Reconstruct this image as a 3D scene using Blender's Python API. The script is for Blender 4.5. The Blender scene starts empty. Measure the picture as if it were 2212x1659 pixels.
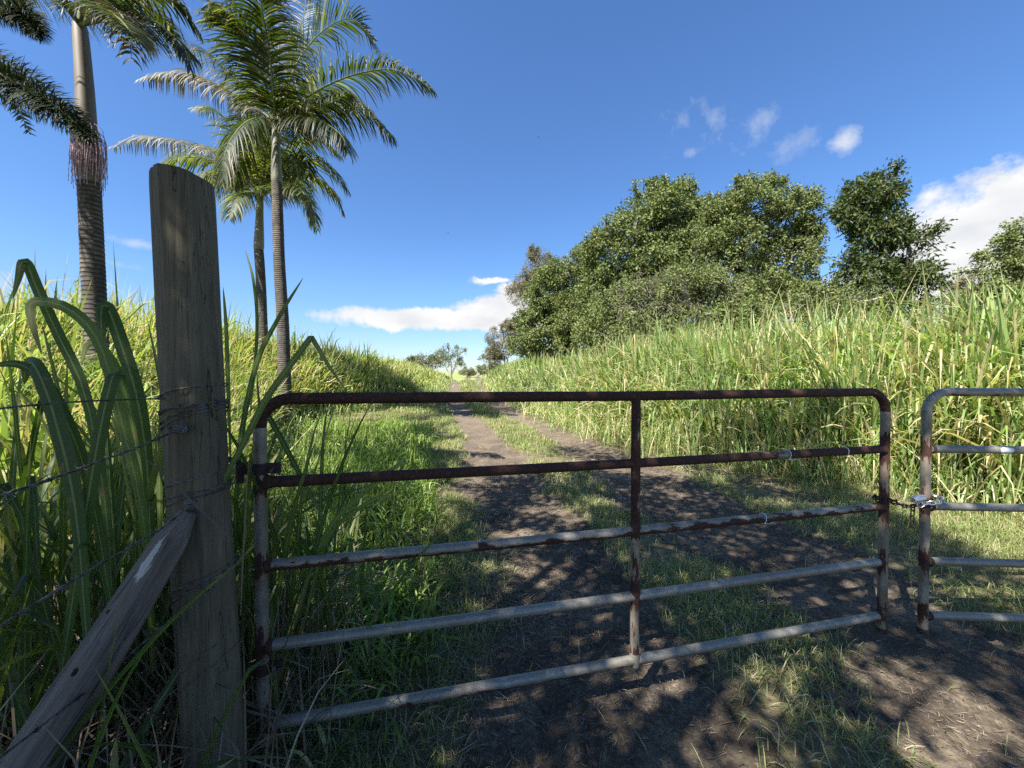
import bpy, math, random
import numpy as np
from mathutils import Vector, Matrix
rng = np.random.default_rng(7)
random.seed(7)
S = bpy.context.scene
COL = S.collection
R = math.radians
EYE = 1.45
F, CX, CY, PITCH = 831.0, 1106.0, 829.5, R(1.0)
SUN_AZ, SUN_EL = R(220.3), R(52)
SUNV = np.array([math.sin(SUN_AZ)*math.cos(SUN_EL), math.cos(SUN_AZ)*math.cos(SUN_EL), math.sin(SUN_EL)])

def P(u, v, d):
    """world point seen at (u, v) of the 2212 px wide photo, d metres in front of the camera"""
    x = (u-CX)/F; z = -(v-CY)/F
    y = math.cos(PITCH)+z*math.sin(PITCH); zz = -math.sin(PITCH)+z*math.cos(PITCH)
    return np.array([x*d/y, d, EYE+zz*d/y])

# ------------------------------------------------------------------ terrain
GY = np.array([-40, 8, 12, 17.6, 23, 28, 34, 45, 60, 90, 150, 400, 900, 3000.])
GZ = np.array([0, 0, .06, .22, .6, .95, 1.10, .95, .9, 1.6, 3.2, 6.0, 12, 38.])
LY = np.array([-5, 2, 3.1, 4.2, 6.5, 8.9, 17.6, 28, 34, 60, 90, 150, 400])
LX = np.array([.5, .5, .45, .02, -.30, -.68, -2.6, -4.2, -4.9, -7.2, -10, -13.5, -30])
RX = np.array([2.2, 2.2, 2.2, 2.0, 1.62, 1.4, -.63, -2.25, -2.9, -5.2, -8, -11.5, -28])
LW = np.array([.66, .64, .62, .60, .58, .58, .44, .40, .45, .5, .5, .5, .5])
RW = np.array([.8, .84, .86, .86, .82, .74, .50, .42, .45, .5, .5, .5, .5])
def vnoise(x, y, s, seed=0):
    """cheap smooth value noise, -1..1"""
    x = np.asarray(x, float)/s+seed*17.3; y = np.asarray(y, float)/s+seed*9.1
    xi = np.floor(x); yi = np.floor(y); fx = x-xi; fy = y-yi
    fx = fx*fx*(3-2*fx); fy = fy*fy*(3-2*fy)
    def h(a, b):
        t = np.sin(a*127.1+b*311.7+seed*74.7)*43758.5453
        return (t-np.floor(t))*2-1
    return (h(xi, yi)*(1-fx)+h(xi+1, yi)*fx)*(1-fy)+(h(xi, yi+1)*(1-fx)+h(xi+1, yi+1)*fx)*fy
def rut(x, y):
    """1 in the wheel tracks, 0 on grass"""
    n = vnoise(x, y, .35, 1)*.22+vnoise(x, y, .9, 2)*.18+vnoise(x, y, .13, 7)*.13
    a = 1-np.abs(x-np.interp(y, LY, LX))/np.interp(y, LY, LW)
    b = 1-np.abs(x-np.interp(y, LY, RX))/np.interp(y, LY, RW)
    m = np.maximum(a, b)
    return np.clip((m+n)*2.2+.1, 0, 1)
FLY = np.array([-5, 1, 3, 4.5, 7, 10, 13.2, 15.5, 18.5, 25, 30, 60, 400]); FLX = np.array([-1.9, -1.8, -2.3, -3.2, -4.9, -6.4, -7.0, -5.9, -4.9, -5.3, -6.0, -9, -32])
FRY = np.array([-5, 1, 3, 4.9, 6.9, 9.6, 14, 18.5, 25, 30, 60, 400]); FRX = np.array([9, 8, 6.4, 4.9, 3.4, 2.35, 1.3, .5, -.9, -1.7, -3.5, -27])
def foot_l(y): return np.interp(y, FLY, FLX)
def foot_r(y): return np.interp(y, FRY, FRX)
def H(x, y):
    x = np.asarray(x, float); y = np.asarray(y, float)
    z = np.interp(y, GY, GZ)
    z = z+np.clip((foot_l(y)-x)/2.5, 0, 1)*.25+np.clip((x-foot_r(y))/2.5, 0, 1)*.25
    near = np.clip(1-(np.abs(y)-14)/30, 0, 1)
    z = z-rut(x, y)*.035*near+vnoise(x, y, 1.1, 3)*.02*near+vnoise(x, y, .23, 4)*.006*near
    return z
def G(u, v):
    """ground point under a pixel"""
    for d in np.arange(1.2, 80, .02):
        p = P(u, v, d)
        if p[2] <= H(p[0], p[1]): break
    return np.array([p[0], p[1], float(H(p[0], p[1]))])

# ------------------------------------------------------------------ object helpers
def tag(o, label=None, cat=None, group=None, kind=None):
    if label: o['label'] = label
    if cat: o['category'] = cat
    if group: o['group'] = group
    if kind: o['kind'] = kind
    return o
def wloc(o):
    l = Vector((0, 0, 0))
    while o is not None:
        l = l+o.location; o = o.parent
    return l
def thing(name, loc, label, cat, group=None):
    o = bpy.data.objects.new(name, None); COL.objects.link(o)
    o.location = loc; o.empty_display_size = .2
    return tag(o, label, cat, group)
def mesh_obj(name, V, Fc, mat, parent=None, smooth=True, attrs=None, origin=None):
    """V: (n,3) world coordinates; Fc: list of faces or (m,4)/(m,3) int array"""
    V = np.asarray(V, dtype=np.float64)
    org = np.array(wloc(parent)) if parent is not None else (np.array(origin) if origin is not None else np.zeros(3))
    V = V-org
    me = bpy.data.meshes.new(name)
    if isinstance(Fc, np.ndarray):
        m, k = Fc.shape
        me.vertices.add(len(V)); me.vertices.foreach_set('co', V.astype(np.float32).ravel())
        me.loops.add(m*k); me.loops.foreach_set('vertex_index', Fc.astype(np.int32).ravel())
        me.polygons.add(m); me.polygons.foreach_set('loop_start', (np.arange(m)*k).astype(np.int32))
        me.update(calc_edges=True)
    else:
        me.from_pydata([tuple(p) for p in V], [], [tuple(f) for f in Fc]); me.update()
    me.polygons.foreach_set('use_smooth', np.full(len(me.polygons), bool(smooth)))
    for k, a in (attrs or {}).items():
        at = me.attributes.new(k, 'FLOAT', 'POINT'); at.data.foreach_set('value', np.asarray(a, np.float32))
    me.materials.append(mat)
    o = bpy.data.objects.new(name, me); COL.objects.link(o)
    if parent is not None: o.parent = parent
    elif origin is not None: o.location = origin
    return o
class MB:
    """collects small shapes into one mesh"""
    def __init__(s): s.v = []; s.f = []
    def add(s, V, Fc):
        n = len(s.v); s.v += [tuple(p) for p in V]; s.f += [tuple(i+n for i in f) for f in Fc]; return s
    def tube(s, pts, r, seg=12, caps=True, closed=False):
        pts = [Vector(p) for p in pts]; n = len(pts)
        rs = [r]*n if not hasattr(r, '__len__') else list(r)
        T = []
        for i in range(n):
            a = pts[(i-1) % n] if (closed or i > 0) else pts[i]; b = pts[(i+1) % n] if (closed or i < n-1) else pts[i]
            t = (b-a); T.append(t.normalized() if t.length > 1e-9 else Vector((0, 0, 1)))
        ref = Vector((0, 0, 1)) if abs(T[0].z) < .9 else Vector((1, 0, 0))
        N = T[0].cross(ref).normalized(); V = []
        for i in range(n):
            N = (N-T[i]*N.dot(T[i])).normalized(); B = T[i].cross(N)
            for k in range(seg):
                a = 2*math.pi*k/seg
                V.append(pts[i]+(N*math.cos(a)+B*math.sin(a))*rs[i])
        Fc = []
        for i in range(n if closed else n-1):
            j = (i+1) % n
            for k in range(seg):
                k2 = (k+1) % seg
                Fc.append((i*seg+k, i*seg+k2, j*seg+k2, j*seg+k))
        if caps and not closed:
            Fc.append(tuple(range(seg))[::-1]); Fc.append(tuple((n-1)*seg+k for k in range(seg)))
        return s.add(V, Fc)
    def box(s, c, ax, h):
        """c centre, ax three unit vectors, h half sizes; bevelled by chamfered corners"""
        c = Vector(c); ax = [Vector(a) for a in ax]; b = min(h)*.3; V = []; idx = {}
        for sx in (-1, 1):
            for sy in (-1, 1):
                for sz in (-1, 1):
                    for k in range(3):
                        q = [sx*h[0], sy*h[1], sz*h[2]]; q2 = [a-math.copysign(b, a) for a in q]; q2[k] = q[k]
                        idx[(sx, sy, sz, k)] = len(V); V.append(c+ax[0]*q2[0]+ax[1]*q2[1]+ax[2]*q2[2])
        Fc = []
        for k in range(3):
            a, d = [i for i in range(3) if i != k]
            for sg in (-1, 1):
                f = []
                for sa, sd in ((-1, -1), (1, -1), (1, 1), (-1, 1)):
                    t = [0, 0, 0]; t[k] = sg; t[a] = sa; t[d] = sd; f.append(idx[(t[0], t[1], t[2], k)])
                Fc.append(f)
        for k in range(3):
            a, d = [i for i in range(3) if i != k]
            for sa in (-1, 1):
                for sd in (-1, 1):
                    def q(sk, w):
                        t = [0, 0, 0]; t[k] = sk; t[a] = sa; t[d] = sd; return idx[(t[0], t[1], t[2], w)]
                    Fc.append((q(-1, a), q(1, a), q(1, d), q(-1, d)))
        for sx in (-1, 1):
            for sy in (-1, 1):
                for sz in (-1, 1): Fc.append(tuple(idx[(sx, sy, sz, k)] for k in range(3)))
        return s.add(V, Fc)
    def ball(s, c, r, seg=10, sc=(1, 1, 1)):
        V = []; Fc = []; n = seg; m = seg//2+1
        for i in range(m+1):
            th = math.pi*i/m
            for k in range(n):
                a = 2*math.pi*k/n
                V.append((c[0]+r*sc[0]*math.sin(th)*math.cos(a), c[1]+r*sc[1]*math.sin(th)*math.sin(a), c[2]+r*sc[2]*math.cos(th)))
        for i in range(m):
            for k in range(n): Fc.append((i*n+k, (i+1)*n+k, (i+1)*n+(k+1) % n, i*n+(k+1) % n))
        return s.add(V, Fc)
    def build(s, name, mat, parent=None, smooth=True, origin=None):
        o = mesh_obj(name, s.v, s.f, mat, parent, smooth, origin=origin)
        try:
            o.data.set_sharp_from_angle(angle=R(40))
        except Exception: pass
        return o
def spline(pts, n):
    """Catmull-Rom through pts, n samples"""
    p = np.array(pts, float); p = np.vstack([2*p[0]-p[1], p, 2*p[-1]-p[-2]]); m = len(p)-3; out = []
    for t in np.linspace(0, m-1e-6, n):
        i = int(t); f = t-i; a, b, c, d = p[i:i+4]
        out.append(.5*((2*b)+(c-a)*f+(2*a-5*b+4*c-d)*f*f+(3*b-a-3*c+d)*f**3))
    return np.array(out)
def nrm(a): return a/np.maximum(np.linalg.norm(a, axis=-1, keepdims=True), 1e-9)

def ribbons(base, d0, side, L, W, g, seg=5, kink=None, kt=None, kz=2.5, prof='grass', crease=0.0, rnd=None, twist=None):
    """many blades at once. base,d0,side (n,3); L,W,g (n,). Returns V,F,attrs"""
    n = len(base); L = np.broadcast_to(L, n).astype(float); W = np.broadcast_to(W, n).astype(float); g = np.broadcast_to(g, n).astype(float)
    d0 = nrm(d0); side = nrm(side); pos = base.astype(float).copy(); ring = []; C = 3 if crease else 2
    down = np.array([0, 0, -1.])
    for i in range(seg+1):
        s = i/seg
        gg = g*s
        if kt is not None: gg = gg+kz*kink*np.clip((s-kt)*8, 0, 1)
        d = nrm(d0+gg[:, None]*down)
        sd = nrm(side-d*np.sum(side*d, axis=1, keepdims=True))
        if twist is not None:
            a = (twist*s)[:, None]; nn = np.cross(d, sd); sd = sd*np.cos(a)+nn*np.sin(a)
        if prof == 'grass': w = min(1, .45+2.2*s)*max(0, 1-s**2.6)**.8
        elif prof == 'broad': w = min(1, .3+2.0*s)*max(0, 1-s**3.2)**.7
        else: w = min(1, .35+5*s)*max(0, 1-s**1.8)**.8
        w = max(w, .03)
        if C == 2: ring.append(np.stack([pos-sd*(W*w/2)[:, None], pos+sd*(W*w/2)[:, None]], 1))
        else:
            nn = np.cross(d, sd)
            ring.append(np.stack([pos-sd*(W*w/2)[:, None], pos-nn*(W*w*crease)[:, None], pos+sd*(W*w/2)[:, None]], 1))
        pos = pos+d*(L/seg)[:, None]
    V = np.stack(ring, 1)                     # n, seg+1, C, 3
    K = (seg+1)*C
    f = []
    for i in range(seg):
        for c in range(C-1):
            f.append([i*C+c, i*C+c+1, (i+1)*C+c+1, (i+1)*C+c])
    Fc = (np.array(f)[None]+(np.arange(n)*K)[:, None, None]).reshape(-1, 4)
    if rnd is None: rnd = rng.random(n)
    at = {'rnd': np.repeat(rnd, K), 'along': np.tile(np.repeat(np.linspace(0, 1, seg+1), C), n), 'across': np.tile(np.linspace(0, 1, C), n*(seg+1))}
    return V.reshape(-1, 3), Fc, at
def join(parts):
    V = []; Fs = []; A = {}; n = 0
    for v, f, a in parts:
        V.append(v); Fs.append(f+n); n += len(v)
        for k in a: A.setdefault(k, []).append(a[k])
    return np.vstack(V), np.vstack(Fs), {k: np.concatenate(A[k]) for k in A}
def azv(a): return np.stack([np.cos(a), np.sin(a), np.zeros_like(a)], -1)

# ------------------------------------------------------------------ materials
class NT:
    def __init__(s, name):
        s.m = bpy.data.materials.new(name); s.m.use_nodes = True; s.t = s.m.node_tree; s.t.nodes.clear()
        s.out = s.t.nodes.new('ShaderNodeOutputMaterial')
    def n(s, typ, props=None, **inp):
        nd = s.t.nodes.new('ShaderNode'+typ)
        for k, v in (props or {}).items(): setattr(nd, k, v)
        for k, v in inp.items():
            key = k.replace('_', ' ')
            sock = nd.inputs[int(k[1:])] if k[0] == 'i' and k[1:].isdigit() else nd.inputs[key]
            s.set(sock, v)
        return nd
    def set(s, sock, v):
        if isinstance(v, bpy.types.NodeSocket): s.t.links.new(v, sock)
        elif isinstance(v, bpy.types.Node): s.t.links.new(v.outputs[0], sock)
        else:
            if hasattr(v, '__len__') and len(v) == 3 and sock.type == 'RGBA': v = tuple(v)+(1,)
            sock.default_value = v
    def math(s, op, a, b=0.0, clamp=False): return s.n('Math', {'operation': op, 'use_clamp': clamp}, i0=a, i1=b).outputs[0]
    def mix(s, f, a, b): return s.n('Mix', {'data_type': 'RGBA'}, i0=f, i6=a, i7=b).outputs[2]
    def ramp(s, f, stops, interp='LINEAR'):
        nd = s.t.nodes.new('ShaderNodeValToRGB'); e = nd.color_ramp.elements; nd.color_ramp.interpolation = interp
        while len(e) < len(stops): e.new(.5)
        for el, (p, c) in zip(e, stops): el.position = p; el.color = (c+(1,)) if len(c) == 3 else c
        s.set(nd.inputs[0], f); return nd.outputs[0]
    def noise(s, vec, scale, detail=4, rough=.5, dist=0.0):
        return s.n('TexNoise', None, Vector=vec, Scale=float(scale), Detail=float(detail), Roughness=rough, Distortion=dist).outputs[0]
    def coord(s, which='Object'): return s.n('TexCoord').outputs[which]
    def map(s, vec, scale=(1, 1, 1), loc=(0, 0, 0)): return s.n('Mapping', None, Vector=vec, Scale=scale, Location=loc).outputs[0]
    def bump(s, h, strength=.3, dist=.01): return s.n('Bump', None, Height=h, Strength=strength, Distance=dist).outputs[0]
    def bsdf(s, color, rough=.6, normal=None, metallic=0.0, spec=.5):
        nd = s.n('BsdfPrincipled', None, Base_Color=color, Roughness=rough, Metallic=metallic)
        nd.inputs['Specular IOR Level'].default_value = spec
        if normal is not None: s.set(nd.inputs['Normal'], normal)
        return nd
    def fin(s, sh): s.t.links.new(sh.outputs[0] if isinstance(sh, bpy.types.Node) else sh, s.out.inputs[0]); return s.m
def leaf_mat(name, stops, trans=.35, tcol=(1.25, 1.3, .55), rough=.5, tipdry=0.0, spec=.35, patch=None, veins=False):
    """blades and leaves: a random tone per leaf, some light coming through"""
    t = NT(name)
    r = t.n('Attribute', {'attribute_name': 'rnd'}).outputs['Fac']
    col = t.ramp(r, stops)
    pos = t.n('NewGeometry').outputs['Position']
    n = t.noise(pos, 1.3, 3)
    col = t.n('HueSaturation', None, Hue=t.math('ADD', t.math('MULTIPLY', n, .03), .485), Saturation=1.0, Value=t.math('ADD', t.math('MULTIPLY', n, .7), .65), Color=col).outputs[0]
    if patch:   # dry or pale stands of the same growth
        pn = t.n('MapRange', None, Value=t.noise(pos, patch[0], 2), From_Min=patch[1], From_Max=patch[1]+.1).outputs[0]
        col = t.mix(t.math('MULTIPLY', pn, patch[3]), col, patch[2])
    if tipdry:
        a = t.n('Attribute', {'attribute_name': 'along'}).outputs['Fac']
        f = t.n('MapRange', None, Value=t.math('ADD', a, t.math('MULTIPLY', r, .3)), From_Min=.85, From_Max=1.25).outputs[0]
        col = t.mix(t.math('MULTIPLY', f, tipdry), col, (.42, .33, .17))
    nb = None
    if veins:   # pale midrib, fine ribs along the blade, blemishes and scorched spots
        ac = t.n('Attribute', {'attribute_name': 'across'}).outputs['Fac']; al = t.n('Attribute', {'attribute_name': 'along'}).outputs['Fac']
        vv = t.n('CombineXYZ', None, X=t.math('MULTIPLY', ac, 16.0), Y=t.math('MULTIPLY', al, 3.0), Z=t.math('MULTIPLY', r, 50.0)).outputs[0]
        rib = t.noise(vv, 1.6, 5, .7); mid_ = t.n('MapRange', None, Value=t.math('ABSOLUTE', t.math('SUBTRACT', ac, .5)), From_Min=.03, From_Max=.09, To_Min=1.0, To_Max=0.0).outputs[0]
        col = t.mix(t.math('MULTIPLY', t.ramp(rib, [(.35, (1, 1, 1)), (.6, (0, 0, 0))]), .5), col, (.03, .05, .018))
        col = t.mix(t.math('MULTIPLY', mid_, .55), col, (.30, .34, .16))
        sp_ = t.noise(pos, 22, 5, .7); col = t.mix(t.math('MULTIPLY', t.ramp(sp_, [(.60, (0, 0, 0)), (.68, (1, 1, 1))]), .7), col, (.22, .15, .07))
        nb = t.bump(rib, .4, .002)
    b = t.bsdf(col, rough, nb, spec=spec)
    tc = t.n('Mix', {'data_type': 'RGBA', 'blend_type': 'MULTIPLY', 'clamp_result': False}, i0=1.0, i6=col, i7=tcol).outputs[2]
    tr = t.n('BsdfTranslucent', None, Color=tc)
    return t.fin(t.n('MixShader', None, i0=trans, i1=b.outputs[0], i2=tr.outputs[0]))

M = {}
M['tall'] = leaf_mat('tall_grass_leaf', [(0, (.10, .18, .04)), (.3, (.215, .32, .10)), (.65, (.36, .455, .18)), (.82, (.48, .52, .27)), (.9, (.50, .43, .24)), (1, (.62, .54, .34))], .42, tipdry=.5, patch=(.35, .55, (.20, .28, .11), .55))
M['tall_left'] = leaf_mat('tall_grass_leaf_left', [(0, (.11, .18, .04)), (.3, (.23, .33, .08)), (.62, (.35, .43, .14)), (.82, (.46, .47, .22)), (.9, (.46, .38, .21)), (1, (.56, .46, .28))], .42, tipdry=.6, patch=(.5, .58, (.33, .30, .12), .6))
M['short'] = leaf_mat('short_grass', [(0, (.13, .18, .05)), (.45, (.22, .28, .085)), (.7, (.33, .34, .15)), (1, (.52, .45, .29))], .32, tipdry=.4)
M['lush'] = leaf_mat('lush_grass', [(0, (.10, .18, .035)), (.6, (.20, .30, .06)), (.85, (.30, .39, .10)), (1, (.42, .42, .18))], .4)
M['cane'] = leaf_mat('cane_leaf', [(0, (.05, .09, .028)), (.55, (.09, .14, .04)), (.9, (.15, .2, .06)), (1, (.28, .24, .12))], .36, tcol=(1.6, 1.8, .4), tipdry=.45, veins=True)
M['dry'] = leaf_mat('dry_stalk', [(0, (.09, .068, .045)), (.6, (.2, .155, .1)), (1, (.40, .33, .23))], .12, tcol=(1, 1, 1), rough=.7)
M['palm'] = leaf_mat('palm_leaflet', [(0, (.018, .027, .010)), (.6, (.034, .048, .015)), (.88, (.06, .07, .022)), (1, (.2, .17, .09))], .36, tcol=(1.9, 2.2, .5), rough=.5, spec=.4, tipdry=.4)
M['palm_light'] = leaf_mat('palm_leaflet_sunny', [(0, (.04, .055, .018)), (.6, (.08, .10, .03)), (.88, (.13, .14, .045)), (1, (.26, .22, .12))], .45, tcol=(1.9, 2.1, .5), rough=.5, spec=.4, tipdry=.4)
M['palm_dry'] = leaf_mat('palm_leaflet_dry', [(0, (.075, .075, .035)), (.6, (.14, .13, .07)), (1, (.25, .21, .14))], .3, tcol=(1.2, 1.1, .6), rough=.5)
M['foxtail'] = leaf_mat('foxtail_leaflet', [(0, (.012, .022, .009)), (1, (.03, .05, .016))], .2, rough=.65, spec=.2)
def tree_leaf(name, a, b, c, tr=.2): return leaf_mat(name, [(0, a), (.6, b), (.93, c), (1, (min(1, c[0]*1.35), c[1]*.85, c[2]*.9))], tr, tcol=(1.3, 1.5, .4), rough=.5, spec=.28)
M['vine'] = tree_leaf('vine_leaves', (.078, .102, .034), (.138, .168, .052), (.19, .215, .075))
M['olive'] = tree_leaf('olive_leaves', (.078, .10, .034), (.138, .168, .054), (.2, .215, .08))
M['mango'] = tree_leaf('dark_glossy_leaves', (.026, .044, .013), (.058, .082, .022), (.12, .14, .045))
M['brown'] = tree_leaf('brownish_leaves', (.12, .112, .065), (.185, .165, .10), (.26, .22, .14))
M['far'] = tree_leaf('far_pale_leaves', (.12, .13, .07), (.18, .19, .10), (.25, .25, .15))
M['grey'] = tree_leaf('grey_twigs', (.12, .108, .07), (.18, .16, .11), (.26, .23, .16), .05)
M['shade'] = tree_leaf('overhead_leaves', (.03, .06, .016), (.05, .09, .022), (.08, .12, .03), .12)

def bark(name, a, b, scale=6, st=(1, 1, .25)):
    t = NT(name); c = t.map(t.coord(), st); n = t.noise(c, scale, 6, .6)
    col = t.ramp(n, [(.35, a), (.65, b)])
    return t.fin(t.bsdf(col, .85, t.bump(n, .6, .02)))
M['bark'] = bark('grey_bark', (.14, .12, .10), (.34, .30, .25))
M['rachis'] = bark('frond_stem', (.09, .11, .04), (.16, .18, .07), 3)
# ringed palm trunk
t = NT('ringed_palm_trunk'); c = t.coord(); z = t.n('SeparateXYZ', None, Vector=c).outputs[2]
wob = t.noise(c, 2.2, 3); w = t.math('FRACT', t.math('MULTIPLY', t.math('ADD', z, t.math('MULTIPLY', wob, .06)), 19.0))
band = t.ramp(w, [(0, (0, 0, 0)), (.2, (1, 1, 1)), (.55, (.8, .8, .8)), (.8, (.1, .1, .1)), (1, (0, 0, 0))])
n1 = t.noise(c, 3.0, 6, .65); n2 = t.noise(t.map(c, (1, 1, .5)), 14, 5, .7)
dark = t.ramp(n2, [(.3, (.016, .013, .010)), (.7, (.05, .04, .03))]); light = t.ramp(n2, [(.35, (.075, .062, .045)), (.7, (.21, .185, .145))])
col = t.mix(t.math('MULTIPLY', band, t.ramp(n1, [(.38, (.25, .25, .25)), (.6, (1, 1, 1))])), dark, light)
M['palm_trunk'] = t.fin(t.bsdf(col, .85, t.bump(band, .8, .012)))
t = NT('palm_crownshaft'); n = t.noise(t.map(t.coord(), (1, 1, .3)), 5, 4)
M['crownshaft'] = t.fin(t.bsdf(t.ramp(n, [(.3, (.12, .12, .07)), (.7, (.21, .2, .13))]), .5, t.bump(n, .2, .01)))
t = NT('palm_crownshaft_brown'); n = t.noise(t.map(t.coord(), (1, 1, .3)), 5, 4)
M['crownshaft_b'] = t.fin(t.bsdf(t.ramp(n, [(.3, (.11, .09, .065)), (.7, (.19, .16, .12))]), .55, t.bump(n, .2, .01)))
t = NT('palm_flowers'); n = t.noise(t.coord(), 40, 2)
M['flower'] = t.fin(t.bsdf(t.ramp(n, [(.3, (.36, .22, .27)), (.7, (.58, .44, .50))]), .7))

# weathered timber
_bt = P(408, 1105, 1.135); _ba = nrm(P(15, 1705, .88)-_bt); _bx = nrm(np.cross(_ba, np.array([0, 1, 0])))
BRACE_FRONT = 1 if np.cross(_ba, _bx)[1] < 0 else -1
def timber(name, lo, hi, crack, scale=1.0, scrape=False):
    t = NT(name); c = t.coord(); cs = t.map(c, (14*scale, 14*scale, .9*scale))
    n = t.noise(cs, 3.2, 8, .65, .4); fine = t.noise(t.map(c, (60, 60, 1.4)), 3, 6, .7)
    blotch = t.noise(c, 2.4, 4)
    col = t.mix(t.ramp(n, [(.3, (0, 0, 0)), (.7, (1, 1, 1))]), lo, hi)
    col = t.mix(t.math('MULTIPLY', t.ramp(fine, [(.35, (1, 1, 1)), (.55, (0, 0, 0))]), .45), col, tuple(v*.45 for v in lo))
    col = t.mix(t.math('MULTIPLY', t.ramp(blotch, [(.45, (0, 0, 0)), (.7, (1, 1, 1))]), .35), col, tuple(v*.6 for v in lo))
    ck = t.noise(t.map(c, (17*scale, 17*scale, .55*scale)), 2.0, 4, .55, .8)
    d = t.math('ABSOLUTE', t.math('SUBTRACT', ck, .5)); line = t.ramp(d, [(.0, (1, 1, 1)), (crack, (0, 0, 0))])
    gate_ = t.ramp(t.noise(t.map(c, (4, 4, 1.2)), 2.0, 2), [(.47, (0, 0, 0)), (.53, (1, 1, 1))])
    line = t.math('MULTIPLY', line, gate_)
    col = t.mix(line, col, (.012, .010, .008))
    if scrape:
        s = t.n('SeparateXYZ', None, Vector=c).outputs
        q = t.math('ADD', t.math('ABSOLUTE', t.math('MULTIPLY', t.math('SUBTRACT', s[2], scrape[0]), 14.0)), t.math('ABSOLUTE', t.math('MULTIPLY', t.math('SUBTRACT', s[0], scrape[1]), 75.0)))
        q = t.math('ADD', q, t.math('MULTIPLY', t.math('SUBTRACT', t.noise(t.map(c, (60, 60, 8)), 1, 5, .8), .5), 4.0))
        fr = t.math('GREATER_THAN' if BRACE_FRONT > 0 else 'LESS_THAN', s[1], 0.0)
        mk = t.math('MULTIPLY', t.math('LESS_THAN', q, .9), fr)
        col = t.mix(mk, col, (.42, .40, .36))
        for kz, kx, kr in ((.40, .008, .0075), (.27, -.012, .005), (.72, -.01, .008)):
            q = t.math('SQRT', t.math('ADD', t.math('POWER', t.math('MULTIPLY', t.math('SUBTRACT', s[2], kz), .6/kr), 2.0), t.math('POWER', t.math('MULTIPLY', t.math('SUBTRACT', s[0], kx), 1/kr), 2.0)))
            q = t.math('ADD', q, t.math('MULTIPLY', t.math('SUBTRACT', t.noise(c, 45, 4, .7), .5), 1.2))
            kq = t.math('MULTIPLY', t.math('LESS_THAN', q, .75), fr); col = t.mix(kq, col, (.012, .009, .008)); line = t.math('MAXIMUM', line, kq)
    h = t.math('SUBTRACT', t.math('ADD', t.math('MULTIPLY', n, .4), t.math('MULTIPLY', fine, .3)), line)
    return t.fin(t.bsdf(col, .8, t.bump(h, .45, .004), spec=.25))
M['post'] = timber('weathered_post_wood', (.088, .074, .047), (.172, .146, .098), .010)
M['brace'] = timber('split_log_wood', (.085, .067, .055), (.215, .185, .16), .026, .8, scrape=(.145, .005))
# galvanised tube with rust
RAILS = (1.372, 1.067, .760, .463, .170)
def zinc(name, amount, low=0.0, vert=False, joints=0.0, high=0.0, warm=0.0):
    """amount: 0 clean .. 1 all rust; low: rust gathered on the underside; joints: rust spreading from the welds"""
    t = NT(name); c = t.coord(); st = (5, 5, 1.0) if vert else (.9, 3.2, 3.2)
    n = t.noise(t.map(c, st), 9, 7, .62); n2 = t.noise(c, 2.3, 2); zz = t.n('SeparateXYZ', None, Vector=c).outputs[2]
    f = t.math('ADD', t.math('MULTIPLY', n, .62), t.math('MULTIPLY', n2, .38))
    if low:
        nz = t.n('SeparateXYZ', None, Vector=t.n('NewGeometry').outputs['Normal']).outputs[2]
        f = t.math('SUBTRACT', f, t.math('MULTIPLY', nz, low))
    if joints:
        for h in RAILS:
            d = t.math('ABSOLUTE', t.math('SUBTRACT', zz, h+.012)); b = t.n('MapRange', None, Value=d, From_Min=.03, From_Max=.10, To_Min=joints, To_Max=0.0).outputs[0]
            f = t.math('ADD', f, b)
    if high: f = t.math('ADD', f, t.n('MapRange', None, Value=zz, From_Min=.55, From_Max=.95, To_Min=-high, To_Max=high).outputs[0])
    th = 1-amount
    mask = t.n('MapRange', None, Value=f, From_Min=th-.008, From_Max=th+.008).outputs[0]
    halo = t.n('MapRange', None, Value=f, From_Min=th-.10, From_Max=th).outputs[0]
    spg = t.noise(t.map(c, (60, 60, 60)), 1, 3); brush = t.noise(t.map(c, (45, 45, 2) if vert else (2, 45, 45)), 3, 4); grime = t.noise(c, 5, 5, .6)
    zc = t.mix(spg, (.16, .15, .122), (.31, .295, .25))
    zc = t.mix(t.math('MULTIPLY', t.ramp(brush, [(.48, (0, 0, 0)), (.72, (1, 1, 1))]), .5), zc, (.39, .37, .31))
    zc = t.mix(t.math('MULTIPLY', t.ramp(grime, [(.42, (0, 0, 0)), (.68, (1, 1, 1))]), .35+warm), zc, (.085, .064, .040))
    zc = t.mix(t.math('MULTIPLY', halo, .5), zc, (.19, .11, .06))
    rn = t.noise(c, 90, 5, .7); rc = t.ramp(rn, [(.3, (.016, .007, .005)), (.55, (.05, .018, .010)), (.75, (.13, .048, .024))])
    col = t.mix(mask, zc, rc)
    met = t.math('MULTIPLY', t.math('SUBTRACT', 1.0, mask), .3)
    rough = t.n('MapRange', None, Value=mask, To_Min=.5, To_Max=.88).outputs[0]
    h = t.math('ADD', t.math('MULTIPLY', mask, .6), t.math('MULTIPLY', t.math('MULTIPLY', rn, mask), 1.2))
    return t.fin(t.bsdf(col, rough, t.bump(h, .5, .0015), metallic=met))
M['rust'] = zinc('rusty_tube', .60); M['rust_all'] = zinc('rust', .9)
M['rust_low'] = zinc('half_rusted_tube', .53, .13); M['rust_low_patch'] = zinc('patch_rusted_tube', .40, .13)
M['zinc'] = zinc('galvanised_tube', .27, .02); M['zinc_stile'] = zinc('galvanised_stile', .29, 0, True, .09, 0, .5); M['stile_rusty'] = zinc('rusty_stile', .40, 0, True, .14, 0, .5)
M['upright'] = zinc('middle_upright_tube', .45, 0, True, .12, .07, .1)
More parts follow.
